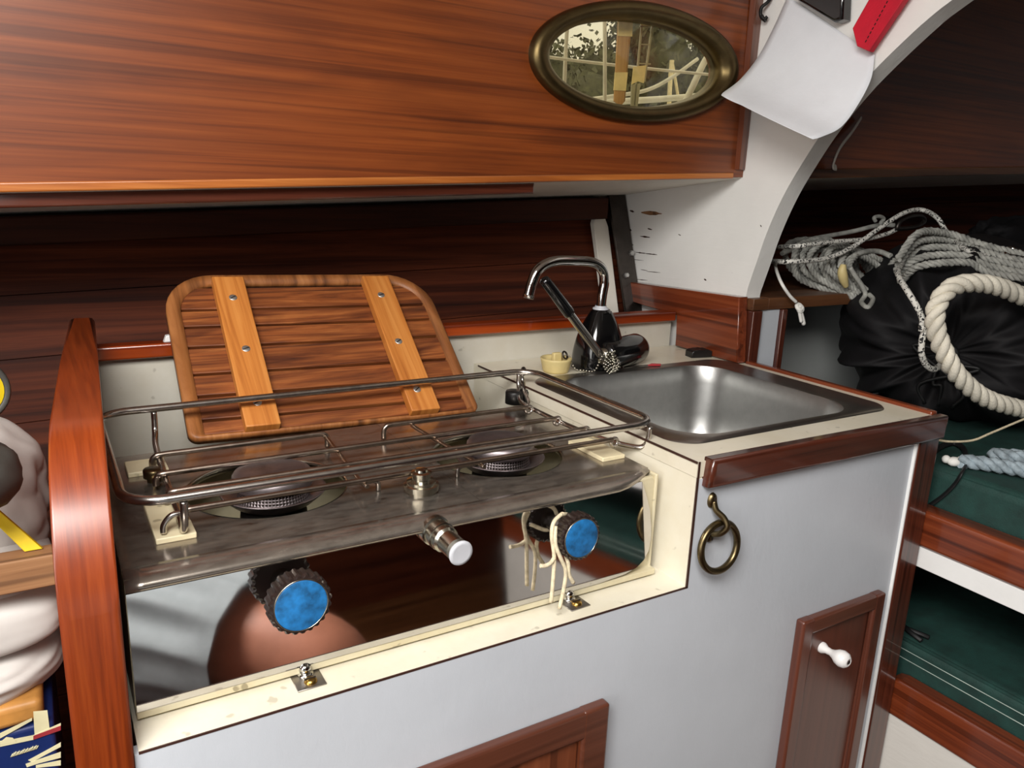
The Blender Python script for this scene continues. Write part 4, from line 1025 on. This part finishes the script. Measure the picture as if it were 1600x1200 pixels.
tube(bm, catmull(pp([(1368, 346), (1366, 340), (1374, 338), (1381, 342), (1376, 349), (1384, 352)], 0.37), 6), 0.0036, 8)
tag(obj('grey_line', bm, M_rope_grey), 'thin grey line with a small loop behind the flecked line', 'rope')
bm = BM(); tube(bm, catmull(pp([(1428, 418, .30), (1414, 408, .27), (1405, 420, .20), (1404, 432, .165), (1418, 455, .125), (1432, 478, .105), (1441, 498, .098), (1440, 512, .096)], .2), 8), 0.0044, 8)
tag(obj('bag_line', bm, M_fleck), 'pale braided line running down the front of the black bag', 'rope')
bm = BM(); tube(bm, catmull(pp([(1446, 512), (1441, 530), (1440, 552), (1447, 570), (1460, 577), (1472, 566), (1471, 548), (1460, 528), (1449, 511)], 0.088), 8), 0.0046, 8)
tube(bm, catmull(pp([(1444, 516), (1449, 508), (1454, 513), (1447, 518), (1441, 511), (1438, 518)], 0.086), 5), 0.0034, 6)
tag(obj('cord_loop', bm, M_fleck), 'small teardrop loop of flecked cord hanging on the black bag', 'cord')
bm = BM(); tube(bm, catmull(pp([(1312, 428, .36), (1320, 410, .34), (1345, 395, .34), (1372, 393, .35), (1392, 400, .36)], .35), 8), 0.0050, 8)
tube(bm, catmull(pp([(1328, 418, .315), (1337, 432, .31), (1347, 447, .305), (1352, 460, .30), (1346, 472, .30), (1356, 480, .30), (1364, 468, .30), (1358, 460, .30)], .31), 8), 0.0042, 8)
tag(obj('frayed_line', bm, M_rope_grey), 'thin frayed grey line with knotted end hanging below the coil', 'rope')
bm = BM(); tube(bm, catmull(pp([(1318, 413), (1316, 424), (1318, 436), (1322, 448)], 0.32), 8), [0.0045+0.004*math.sin(PI*i/24) for i in range(25)], 10)
tag(obj('rope_thimble', bm, M_stopper), 'yellowish plastic tube end fitting standing in the rope coil', 'fitting')
bm = BM(); tube(bm, catmull(pp([(1402, 356), (1408, 345), (1424, 338), (1440, 338), (1444, 346), (1432, 354), (1412, 357)], 0.335), 8, True), 0.0040, 8, True)
tag(obj('snap_shackle', bm, M_steel_dull), 'dark metal snap hook loop lying on top of the ropes', 'shackle')
bm = BM(); tube(bm, catmull(pp([(1568, 392), (1580, 388), (1600, 396), (1610, 402), (1590, 404), (1572, 398)], 0.21), 8, True), 0.0042, 8, True)
tag(obj('shackle', bm, M_chrome), 'shiny steel shackle at the right end of the rope hank', 'shackle')
# the white cord with knot hanging off the shelf
bm = BM()
wc = pp([(1211, 412, .40), (1214, 425, .36), (1222, 444, .325), (1234, 462, .318), (1244, 472, .316)], .32); tube(bm, catmull(wc, 8), 0.0028, 8)
k0 = Yp(1249, 480, .316); torus(bm, Matrix.Translation(k0) @ Matrix.Rotation(0.9, 4, 'X'), 0.0055, 0.0036, 16, 8); torus(bm, Matrix.Translation(k0+Vector((0.001, -0.002, -0.003))) @ Matrix.Rotation(-0.5, 4, 'Y') @ Matrix.Rotation(1.4, 4, 'X'), 0.0045, 0.0034, 16, 8)
tube(bm, catmull(pp([(1249, 482), (1253, 494), (1256, 507)], .315), 5), 0.0036, 8); tube(bm, catmull(pp([(1248, 482), (1250, 492), (1252, 503)], .314), 5), 0.0030, 8)
tag(obj('knotted_cord', bm, M_cord_white), 'white cord with a knotted end hanging over the shelf edge', 'cord')
# thick white laid rope in an open loop
bm = BM()
pp_rope = lambda L, y: [onbag(a_[0], a_[1], 0.016, a_[2]) for a_ in L]
rope3(bm, catmull(pp_rope([(1650, 480, .03), (1600, 464, .04), (1560, 448, .05), (1520, 442, .06), (1485, 450, .07), (1464, 478, .075), (1462, 512, .072), (1476, 552, .062), (1500, 590, .050), (1540, 622, .035), (1600, 640, .02), (1650, 650, .012)], .1)+[Vector((0.76, -0.03, 0.817)), Vector((0.85, -0.07, 0.816)), Vector((0.95, -0.08, 0.816))], 10), 0.0132, pitch=0.056, n=10, step=0.005)
tag(obj('thick_rope', bm, M_rope_white), 'thick white laid rope bent in a loop in front of the black bag', 'rope')
# blue grey rope and fine line on the upper cushion
bm = BM()
rope3(bm, catmull([(0.500, -0.002, 0.811), (0.520, -0.03, 0.8125), (0.545, -0.07, 0.8125), (0.565, -0.115, 0.8125), (0.58, -0.17, 0.8125), (0.61, -0.20, 0.8125), (0.64, -0.16, 0.8125), (0.615, -0.09, 0.814), (0.585, -0.045, 0.818), (0.56, -0.02, 0.816), (0.545, -0.035, 0.822), (0.575, -0.09, 0.825), (0.60, -0.14, 0.824), (0.60, -0.19, 0.82)], 10), 0.0105, pitch=0.044, n=8, step=0.007)
tag(obj('blue_grey_rope', bm, M_rope_blue), 'blue grey three strand rope bundled on the upper green cushion', 'rope')
bm = BM(); tube(bm, catmull(pp([(1462, 687, .03), (1485, 690, .02), (1520, 688, .012), (1550, 676, .01), (1600, 655, .005), (1640, 640, 0)], 0), 8), 0.0018, 6)
tag(obj('fine_line', bm, M_cord_cream), 'fine cream line running from the cabinet corner over the cushion', 'cord')
bm = BM(); ball(bm, (0.497, 0.004, 0.8085), 0.0085, (1.3, 1, 0.8), 2); ball(bm, (0.489, 0.011, 0.811), 0.006, (1, 1, 1), 2); ball(bm, (0.505, -0.006, 0.8125), 0.0068, (1, 1.6, 0.8), 2)
tag(obj('tape_end', bm, M_cord_white), 'white taped rope end lying on the cushion beside the blue grey rope', 'rope end')

# ------------------------------------------------------------------ things on the bulkhead
def bez(P):
    return catmull(P, 10)
Lc = bez([Xp(1231, -6, 0.419), Xp(1208, 45, 0.412), Xp(1184, 90, 0.395), Xp(1156, 125, 0.362), Xp(1129, 146, 0.312), Xp(1131, 150, 0.309)])
Rc = bez([Xp(1367, 86, 0.419), Xp(1361, 124, 0.412), Xp(1340, 165, 0.396), Xp(1314, 199, 0.365), Xp(1284, 214, 0.328), Xp(1270, 218, 0.314)])
def Fp(u, v):
    i = v*(len(Lc)-1); a = min(int(i), len(Lc)-2); t = i-a
    p = Lc[a].lerp(Lc[a+1], t).lerp(Rc[a].lerp(Rc[a+1], t), u)
    return p+Vector((-0.006*math.sin(PI*u), 0, 0))*v
bm = BM(); sheet(bm, Fp, 16, 40, thick=0.0006)
tag(obj('paper_sheet', bm, M_paper), 'curling sheet of white paper hanging on the arched bulkhead', 'paper')
bm = BM(); P = [Xp(1340, 46, 0.412), Xp(1347, 74, 0.412), Xp(1366, 82, 0.412), Xp(1392, 42, 0.412), Xp(1440, -28, 0.412), Xp(1395, -50, 0.412)]
prism(bm, P, (-0.012, 0, 0), 0.002)
rs = obj('red_case', bm, M_red); tag(rs, 'red webbing sheath with stitched edge pinned over the white paper', 'sheath')
bm = BM(); a_, b_ = Xp(1352, 66, 0.3995), Xp(1404, -30, 0.3995)
for i in range(14):
    p = a_.lerp(b_, i/14); q = a_.lerp(b_, (i+0.55)/14); tube(bm, [p, q], 0.0007, 5)
o = obj('stitching', bm, M_slot, rs)
bm = BM(); prism(bm, [Xp(1256, -30, 0.4235), Xp(1258, 2, 0.4235), Xp(1318, 38, 0.4235), Xp(1331, 33, 0.4235), Xp(1334, -30, 0.4235)], (-0.022, 0, 0), 0.004)
hb = obj('black_holder', bm, M_black); tag(hb, 'glossy dark box holder on the bulkhead above the white paper', 'holder')
bm = BM(); tube(bm, catmull([Xp(1207, -8, .421), Xp(1200, 3, .414), Xp(1190, 12, .408), Xp(1189, 25, .410), Xp(1197, 33, .414)], 6), 0.0028, 8); tube(bm, catmull([Xp(1190, 24, .410), Xp(1194, 30, .412), Xp(1199, 26, .414)], 5), 0.0026, 8)
tag(obj('cup_hook', bm, M_dark_steel), 'small black hook at the top left of the bulkhead beside the paper', 'hook')
bm = BM(); tube(bm, catmull([Yp(1345, 185, .378), Yp(1332, 205, .374), Yp(1312, 232, .37), Yp(1302, 258, .37), Yp(1306, 262, .374)], 8), 0.0060, 8, flat=0.35)
tag(obj('white_strap', bm, M_deckhead), 'narrow pale strap hanging in the dark behind the bulkhead arch', 'strap')

# ------------------------------------------------------------------ left of the partition
bm = BM(); box(bm, -1.2, -0.597, 0.100, 0.122, 0.8395, 0.8665, 0.0015); tag(obj('oak_rail', bm, M_stick), 'pale brown wooden bar end against the varnished panel at left', 'wooden bar')
def cloth_bag(label, c, s, amp, f, seed):
    t = thing('white_bag', label, 'cloth bag', (c[0], c[1], c[2]-s[2]))
    bm = BM(); sheet(bm, blob(c, *s, amp, f, seed, 3.2), 120, 72, closeu=True); obj('cloth', bm, M_white_cloth, t)
    return t
cloth_bag('off white cloth bag bulging above the wooden bar at left edge', (-0.745, 0.262, 0.862), (0.148, 0.105, 0.078), 0.07, 1.5, 1.3)
bw = cloth_bag('white cloth bag with hemmed lower edge hanging just below the wooden bar', (-0.735, 0.205, 0.812), (0.1395, 0.088, 0.044), 0.035, 1.5, 5.1)
bm = BM(); sheet(bm, blob((-0.732, 0.148, 0.800), 0.1365, 0.040, 0.026, 0.012, 1.5, 9.3, 4), 120, 60, closeu=True); obj('hem', bm, M_white_cloth, bw)
cloth_bag('limp white cloth bag lying on the box at the bottom left', (-0.735, 0.205, 0.750), (0.1390, 0.108, 0.030), 0.05, 1.5, 7.7)
bm = BM(); prism(bm, [(-0.648, 0.128, 0.912), (-0.634, 0.126, 0.905), (-0.604, 0.112, 0.8675), (-0.6165, 0.112, 0.8675)], (0, 0.0035, 0), 0.0005)
tag(obj('yellow_strap', bm, M_yellow), 'bright yellow webbing strap slanting down to the wooden bar at left', 'strap')
tl = thing('torch', 'dark grey rubber torch with yellow lens at the left edge', 'torch', (-0.66, 0.12, 0.93))
bm = BM(); sheet(bm, blob((-0.640, 0.085, 0.9440), 0.030, 0.035, 0.027, 0.07, 2.0, 2.2), 32, 20, closeu=True); obj('grip', bm, M_grey_rubber, tl)
bm = BM(); Mx = axisM((-0.6345, 0.10, 1.003), (0.35, -0.9, 0.15)); lathe(bm, [(0.0, -0.02), (0.016, -0.02), (0.022, -0.004), (0.0235, 0.002), (0.021, 0.005), (0.019, 0.002), (0, 0.002)], Mx, 32); tube(bm, [(-0.655, 0.12, 0.99), (-0.65, 0.105, 0.95)], 0.009, 10); obj('head', bm, M_grey_rubber, tl)
bm = BM(); lathe(bm, [(0.0185, 0.003), (0.010, 0.005), (0, 0.0055)], Mx, 32); obj('lens', bm, M_yellow, tl, 'yellow lens')
# printed carton under the bags
bx = thing('printed_carton', 'dark blue and cream printed carton with torn golden top under the bags', 'carton', (-0.72, 0.16, 0.50))
bm = BM(); box(bm, -0.85, -0.6105, 0.105, 0.30, 0.45, 0.7165, 0.004); obj('carton', bm, M_book_blue, bx)
bm = BM(); box(bm, -0.85, -0.6165, 0.107, 0.27, 0.7168, 0.738, 0.006, 3); obj('torn_top', bm, M_kraft, bx, 'golden brown top')
def dec(pts, mat, off): 
    bm = BM(); prism(bm, [Yp(x, y, 0.1045-off) for x, y in pts], (0, 0.0004, 0)); obj('print', bm, mat, bx)
dec([(52, 1112), (74, 1110), (78, 1143), (54, 1148)], M_book_cream, 0.0)
dec([(0, 1158), (22, 1155), (52, 1149), (95, 1130), (95, 1137), (52, 1156), (0, 1167)], M_book_cream, 0.0003)
dec([(52, 1150), (95, 1134), (95, 1141), (52, 1156)], M_book_red, 0.0006)
dec([(0, 1146), (50, 1122), (50, 1126), (0, 1154)], M_book_cream, 0.0)
dec([(0, 1160), (10, 1152), (20, 1153), (26, 1159), (0, 1164)], M_book_cream, 0.0006)
dec([(44, 1188), (70, 1174), (95, 1160), (95, 1167), (72, 1179), (50, 1191)], M_book_cream, 0.0)
dec([(40, 1194), (60, 1187), (95, 1175), (95, 1184), (60, 1193), (42, 1199)], M_book_cream, 0.0003)
dec([(56, 1196), (95, 1188), (95, 1196), (56, 1200)], M_book_cream, 0.0)
bm = BM(); c0 = Yp(17, 1183, 0.1045); c1 = Yp(58, 1170, 0.1045)     # illegible line of slanted lettering
for i in range(16):
    p = c0.lerp(c1, i/15.5); h = 0.0026+0.0012*((i*7) % 5)/5; dx = (c1-c0).normalized()
    tube(bm, [p, p+Vector((0, 0, h))+dx*0.0016], 0.00045, 4)
tube(bm, [c0+Vector((0, 0, 0.0005)), c1+Vector((0, 0, 0.0005))], 0.0004, 4)
obj('lettering', bm, M_book_cream, bx, 'pale slanted lettering')

# ------------------------------------------------------------------ outside the portlight
def rod(name, pts, r, label, cat, mat=None, group=None, n=8):
    bm = BM(); tube(bm, catmull([Yp(*p) for p in pts], 8), r, n); return tag(obj(name, bm, mat or M_stainless_out), label, cat, group)
rod('stanchion', [(944, -10, 0.98), (945, 60, 0.98), (945, 180, 0.98)], 0.0045, 'pale thin stanchion seen through the portlight, second from its left end', 'stanchion')
rod('stanchion', [(888, 20, 1.0), (884, 80, 1.0), (880, 180, 1.0)], 0.0045, 'pale thin stanchion seen at the left end of the portlight', 'stanchion')
rod('lifeline_wire', [(820, 84, 0.99), (870, 91, 0.99), (945, 100, 0.99), (1060, 112, 0.99), (1170, 122, 0.99)], 0.0035, 'pale horizontal lifeline wire seen through the portlight', 'wire')  # lifeline wire strung past the stanchions
rod('pushpit_rail', [(1040, 210, 1.02), (1070, 160, 1.02), (1100, 98, 1.02), (1110, 88, 1.02), (1130, 84, 1.02), (1180, 82, 1.02)], 0.0085, 'white bent guard rail tube at the right inside view of the portlight', 'rail')
rod('dock_line', [(900, 158, 1.3), (960, 150, 1.3), (1010, 141, 1.3), (1048, 122, 1.3), (1090, 92, 1.3)], 0.0055, 'pale curved rope rising to the right outside the portlight', 'rope')  # dock line, both ends left free in the air
rod('boat_gunwale', [(900, 162, 1.5), (960, 159, 1.5), (1030, 155, 1.5), (1110, 149, 1.5), (1180, 147, 1.5)], 0.010, 'white horizontal boat gunwale low outside the portlight', 'rail')  # gunwale of a boat outside, drawn as a plain tube without support
rod('far_mast', [(1050, 94, 4.0), (1047, 130, 4.0), (1044, 200, 4.0)], 0.016, 'thin distant pole with slanting stay outside the portlight', 'pole', M_tape)
rod('mast_stay', [(1050, 96, 4.02), (1056, 130, 4.02), (1066, 190, 4.02)], 0.011, 'slanting stay beside the thin distant pole outside the portlight', 'wire', M_tape)
YW = 0.418
ws = thing('wooden_stick', 'flat wooden stick taped outside the portlight, left of the clear strip', 'stick', tuple(Yp(968, 165, YW)))
bm = BM(); prism(bm, [Yp(967, 26, YW), Yp(988, 26, YW), Yp(977, 158, YW), Yp(970, 166, YW), Yp(960, 158, YW)], (0, 0.003, 0), 0.0005); obj('stick', bm, M_ply, ws)
for q in ([(967, 30), (989, 30), (988, 57), (966, 56)], [(961, 113), (981, 113), (978, 142), (959, 141)]):
    bm = BM(); prism(bm, [Yp(x, y, YW-0.0012) for x, y in q], (0, 0.001, 0)); obj('tape', bm, M_tape, ws, 'beige paper tape')
cs = thing('plastic_strip', 'clear grey plastic strip taped outside the portlight, right of the wooden stick', 'strip', tuple(Yp(995, 165, YW)))
bm = BM()
for a, b in (((1003, 30), (990, 165)), ((1020, 30), (1006, 128))): prism(bm, [Yp(a[0], a[1], YW), Yp(a[0]+2.5, a[1], YW), Yp(b[0]+2.5, b[1], YW), Yp(b[0], b[1], YW)], (0, 0.002, 0))
for y in (40, 68, 98): prism(bm, [Yp(1000, y, YW), Yp(1017, y+1, YW), Yp(1017, y+3, YW), Yp(1000, y+2, YW)], (0, 0.002, 0))
prism(bm, [Yp(987, 132, YW), Yp(1001, 130, YW), Yp(996, 170, YW), Yp(986, 170, YW)], (0, 0.002, 0))
obj('strip', bm, M_ruler, cs)
for q in ([(1002, 32), (1022, 33), (1021, 41), (1001, 39)], [(990, 104), (1010, 102), (1006, 130), (997, 127), (987, 132)]):
    bm = BM(); prism(bm, [Yp(x, y, YW-0.0012) for x, y in q], (0, 0.001, 0)); obj('tape', bm, M_tape, cs, 'beige paper tape')
bm = BM(); box(bm, -10, 60, 2.6, 60, -1.2, -1.15); tag(obj('far_bank', bm, M_soil), 'low green bank beyond the boats', 'bank')
bpy.data.objects['far_bank']['kind'] = 'structure'; del bpy.data.objects['far_bank']['label']; del bpy.data.objects['far_bank']['category']
def tree(px, py, y, r, label, seed):
    rg = random.Random(seed); c = Yp(px, py, y); top = c
    t = thing('tree', label, 'tree', (c.x, c.y, -1.15), 'trees beyond the portlight')
    bm = BM()
    cl = [(c-Vector((0, 0, r)), r)]
    for _ in range(12): cl.append((c+Vector((rg.uniform(-1, 1)*r*1.0, rg.uniform(-.6, .6)*r, -r+rg.uniform(-1.0, 0.75)*r)), r*rg.uniform(0.3, 0.55)))
    for cc, rr in cl:
        ball(bm, cc, rr*0.74, sub=2)
        for _ in range(520):
            d = Vector((rg.gauss(0, 1), rg.gauss(0, 1), rg.gauss(0, 1))).normalized(); p = cc+d*rr*rg.uniform(0.78, 1.1)
            if p.z < -1: continue
            s = rg.uniform(0.035, 0.085); u = d.orthogonal().normalized()*s; w = d.cross(u).normalized()*s*0.7
            tl_ = Vector((rg.uniform(-.06, .06), rg.uniform(-.06, .06), rg.uniform(-.06, .06)))
            bm.faces.new([bm.verts.new(p+u+tl_), bm.verts.new(p+w), bm.verts.new(p-u-tl_), bm.verts.new(p-w)])
    for v in bm.verts: v.co.z = max(v.co.z, -1.0)
    obj('crown', bm, M_leaf, t, recalc=False)
    bm = BM(); tube(bm, [(c.x, c.y, -1.15), (c.x, c.y, c.z-r)], [0.22, 0.1], 8); obj('trunk', bm, M_bark, t)
tree(900, 64, 12.0, 1.7, 'leftmost dark green tree seen through the oval portlight, behind the stanchions', 1)
tree(965, 38, 13.0, 2.0, 'tall dark tree seen through the portlight behind the wooden stick', 2)
tree(1030, 36, 12.5, 1.7, 'tall dark tree seen through the portlight just right of the clear strip', 3)
tree(1104, 84, 12.0, 1.7, 'shorter dark tree seen through the portlight above the guard rail', 4)
tree(1156, 100, 12.0, 1.6, 'rightmost dark tree seen through the oval portlight', 5)

# ------------------------------------------------------------------ the seated photographer's legs, mirrored in the stove front
pe = thing('person', 'seated person in grey shorts with bare knees, mirrored in the stove front', 'person', (-0.62, -0.80, 0.0))
def skin(name, nodes, edges, mat, parent, root=0, sub=2):
    me = bpy.data.meshes.new(name); org = ORG[parent.name]
    me.from_pydata([tuple(Vector(p)-org) for p, r in nodes], edges, []); me.materials.append(mat)
    o = bpy.data.objects.new(name, me); COL.objects.link(o); o.parent = parent; ORG[o.name] = org
    md = o.modifiers.new('Skin', 'SKIN'); md.use_smooth_shade = True
    if not me.skin_vertices: 
        bpy.context.view_layer.objects.active = o
        with bpy.context.temp_override(object=o, active_object=o): bpy.ops.mesh.customdata_skin_add()
    for sv, (p, r) in zip(me.skin_vertices[0].data, nodes):
        sv.radius = (r, r); sv.use_root = False
    me.skin_vertices[0].data[root].use_root = True
    s = o.modifiers.new('Sub', 'SUBSURF'); s.levels = sub; s.render_levels = sub
    return o
RK = Vector((-0.275, -0.35, 0.575)); RH = Vector((-0.62, -0.74, 0.625))
LK = Vector((-0.90, -0.36, 0.55)); LH = Vector((-0.82, -0.78, 0.625))
PV = Vector((-0.72, -0.84, 0.635))
nodes = [(PV, 0.12), (RH, 0.10), (RH.lerp(RK, 0.5), 0.082), (RK, 0.066), (RK+Vector((0.02, -0.03, -0.16)), 0.058), (RK+Vector((0.03, -0.03, -0.40)), 0.040), (RK+Vector((0.035, -0.01, -0.50)), 0.036), (RK+Vector((0.05, 0.08, -0.53)), 0.032), (RK+Vector((0.055, 0.13, -0.535)), 0.024),
         (LH, 0.10), (LH.lerp(LK, 0.5), 0.082), (LK, 0.064), (LK+Vector((0, -0.03, -0.15)), 0.058), (LK+Vector((0, -0.03, -0.38)), 0.040), (LK+Vector((0, -0.01, -0.47)), 0.036), (LK+Vector((0, 0.08, -0.50)), 0.032), (LK+Vector((0, 0.13, -0.505)), 0.024),
         (PV+Vector((0, -0.03, 0.15)), 0.12), (PV+Vector((0, -0.04, 0.30)), 0.13)]
body = skin('body', nodes, [(0, 1), (1, 2), (2, 3), (3, 4), (4, 5), (5, 6), (6, 7), (7, 8), (0, 9), (9, 10), (10, 11), (11, 12), (12, 13), (13, 14), (14, 15), (15, 16), (0, 17), (17, 18)], M_skin, pe)
def leg_tube(h, k, t1):
    q = []
    def F(u, v):
        a = 2*PI*u; t = -0.05+(t1+0.05)*v
        c = h.lerp(k, t); d = (k-h).normalized(); e = Vector((0, 0, 1)); e = (e-d*e.dot(d)).normalized(); f = d.cross(e)
        r = 0.124-0.020*v+0.011*(1-v**4*0.85)*(1-2*abs(math.sin(5.5*a+3.0*v+1.2*math.sin(4*v+1))))+0.005*(1-v**4)*math.sin(13*a+7*v)
        return c+e*r*math.cos(a)*0.92+f*r*math.sin(a)
    return F
bm = BM(); sheet(bm, leg_tube(RH, RK, 0.74), 120, 40, closeu=True); sheet(bm, leg_tube(LH, LK, 0.72), 40, 30, closeu=True); ball(bm, PV, 0.165, (1.25, 1, 0.9), 3)
obj('shorts', bm, M_shorts, pe, 'creased grey shorts')
bm = BM(); sheet(bm, blob(PV+Vector((0, -0.03, 0.26)), 0.20, 0.14, 0.22, 0.06, 2, 3.3), 40, 24, closeu=True); obj('shirt', bm, M_shorts, pe)
bm = BM(); box(bm, -1.2, -0.2, -1.30, -0.62, 0.0, 0.455, 0.02); tag(obj('bench_seat', bm, M_mahog_x), 'wooden bench the photographer sits on', 'bench')  # bench added out of view to carry the seated figure
# ------------------------------------------------------------------ light
sc = bpy.context.scene
wd = bpy.data.worlds.new('sky'); sc.world = wd; wd.use_nodes = True
bg = wd.node_tree.nodes['Background']; bg.inputs['Color'].default_value = lin((250, 246, 236)); bg.inputs['Strength'].default_value = 1.0
def area(name, loc, look, sx, sy, power, col=(255, 252, 248)):
    d = bpy.data.lights.new(name, 'AREA'); d.shape = 'RECTANGLE'; d.size = sx; d.size_y = sy; d.energy = power; d.color = lin(col)[:3]
    o = bpy.data.objects.new(name, d); COL.objects.link(o); o.location = loc
    o.rotation_euler = (Vector(look)-Vector(loc)).to_track_quat('-Z', 'Y').to_euler(); return o
area('hatch_daylight', (-0.95, -0.72, 1.80), (-0.60, -0.25, 0.9), 0.85, 0.58, 40)
area('companionway_daylight', (-1.95, -0.8, 1.25), (0, -0.4, 1.2), 0.85, 0.85, 11)
vs = sc.view_settings; vs.view_transform = 'Standard'; vs.look = 'None'; vs.exposure = 0.0; vs.gamma = 1.0; vs.use_curve_mapping = False
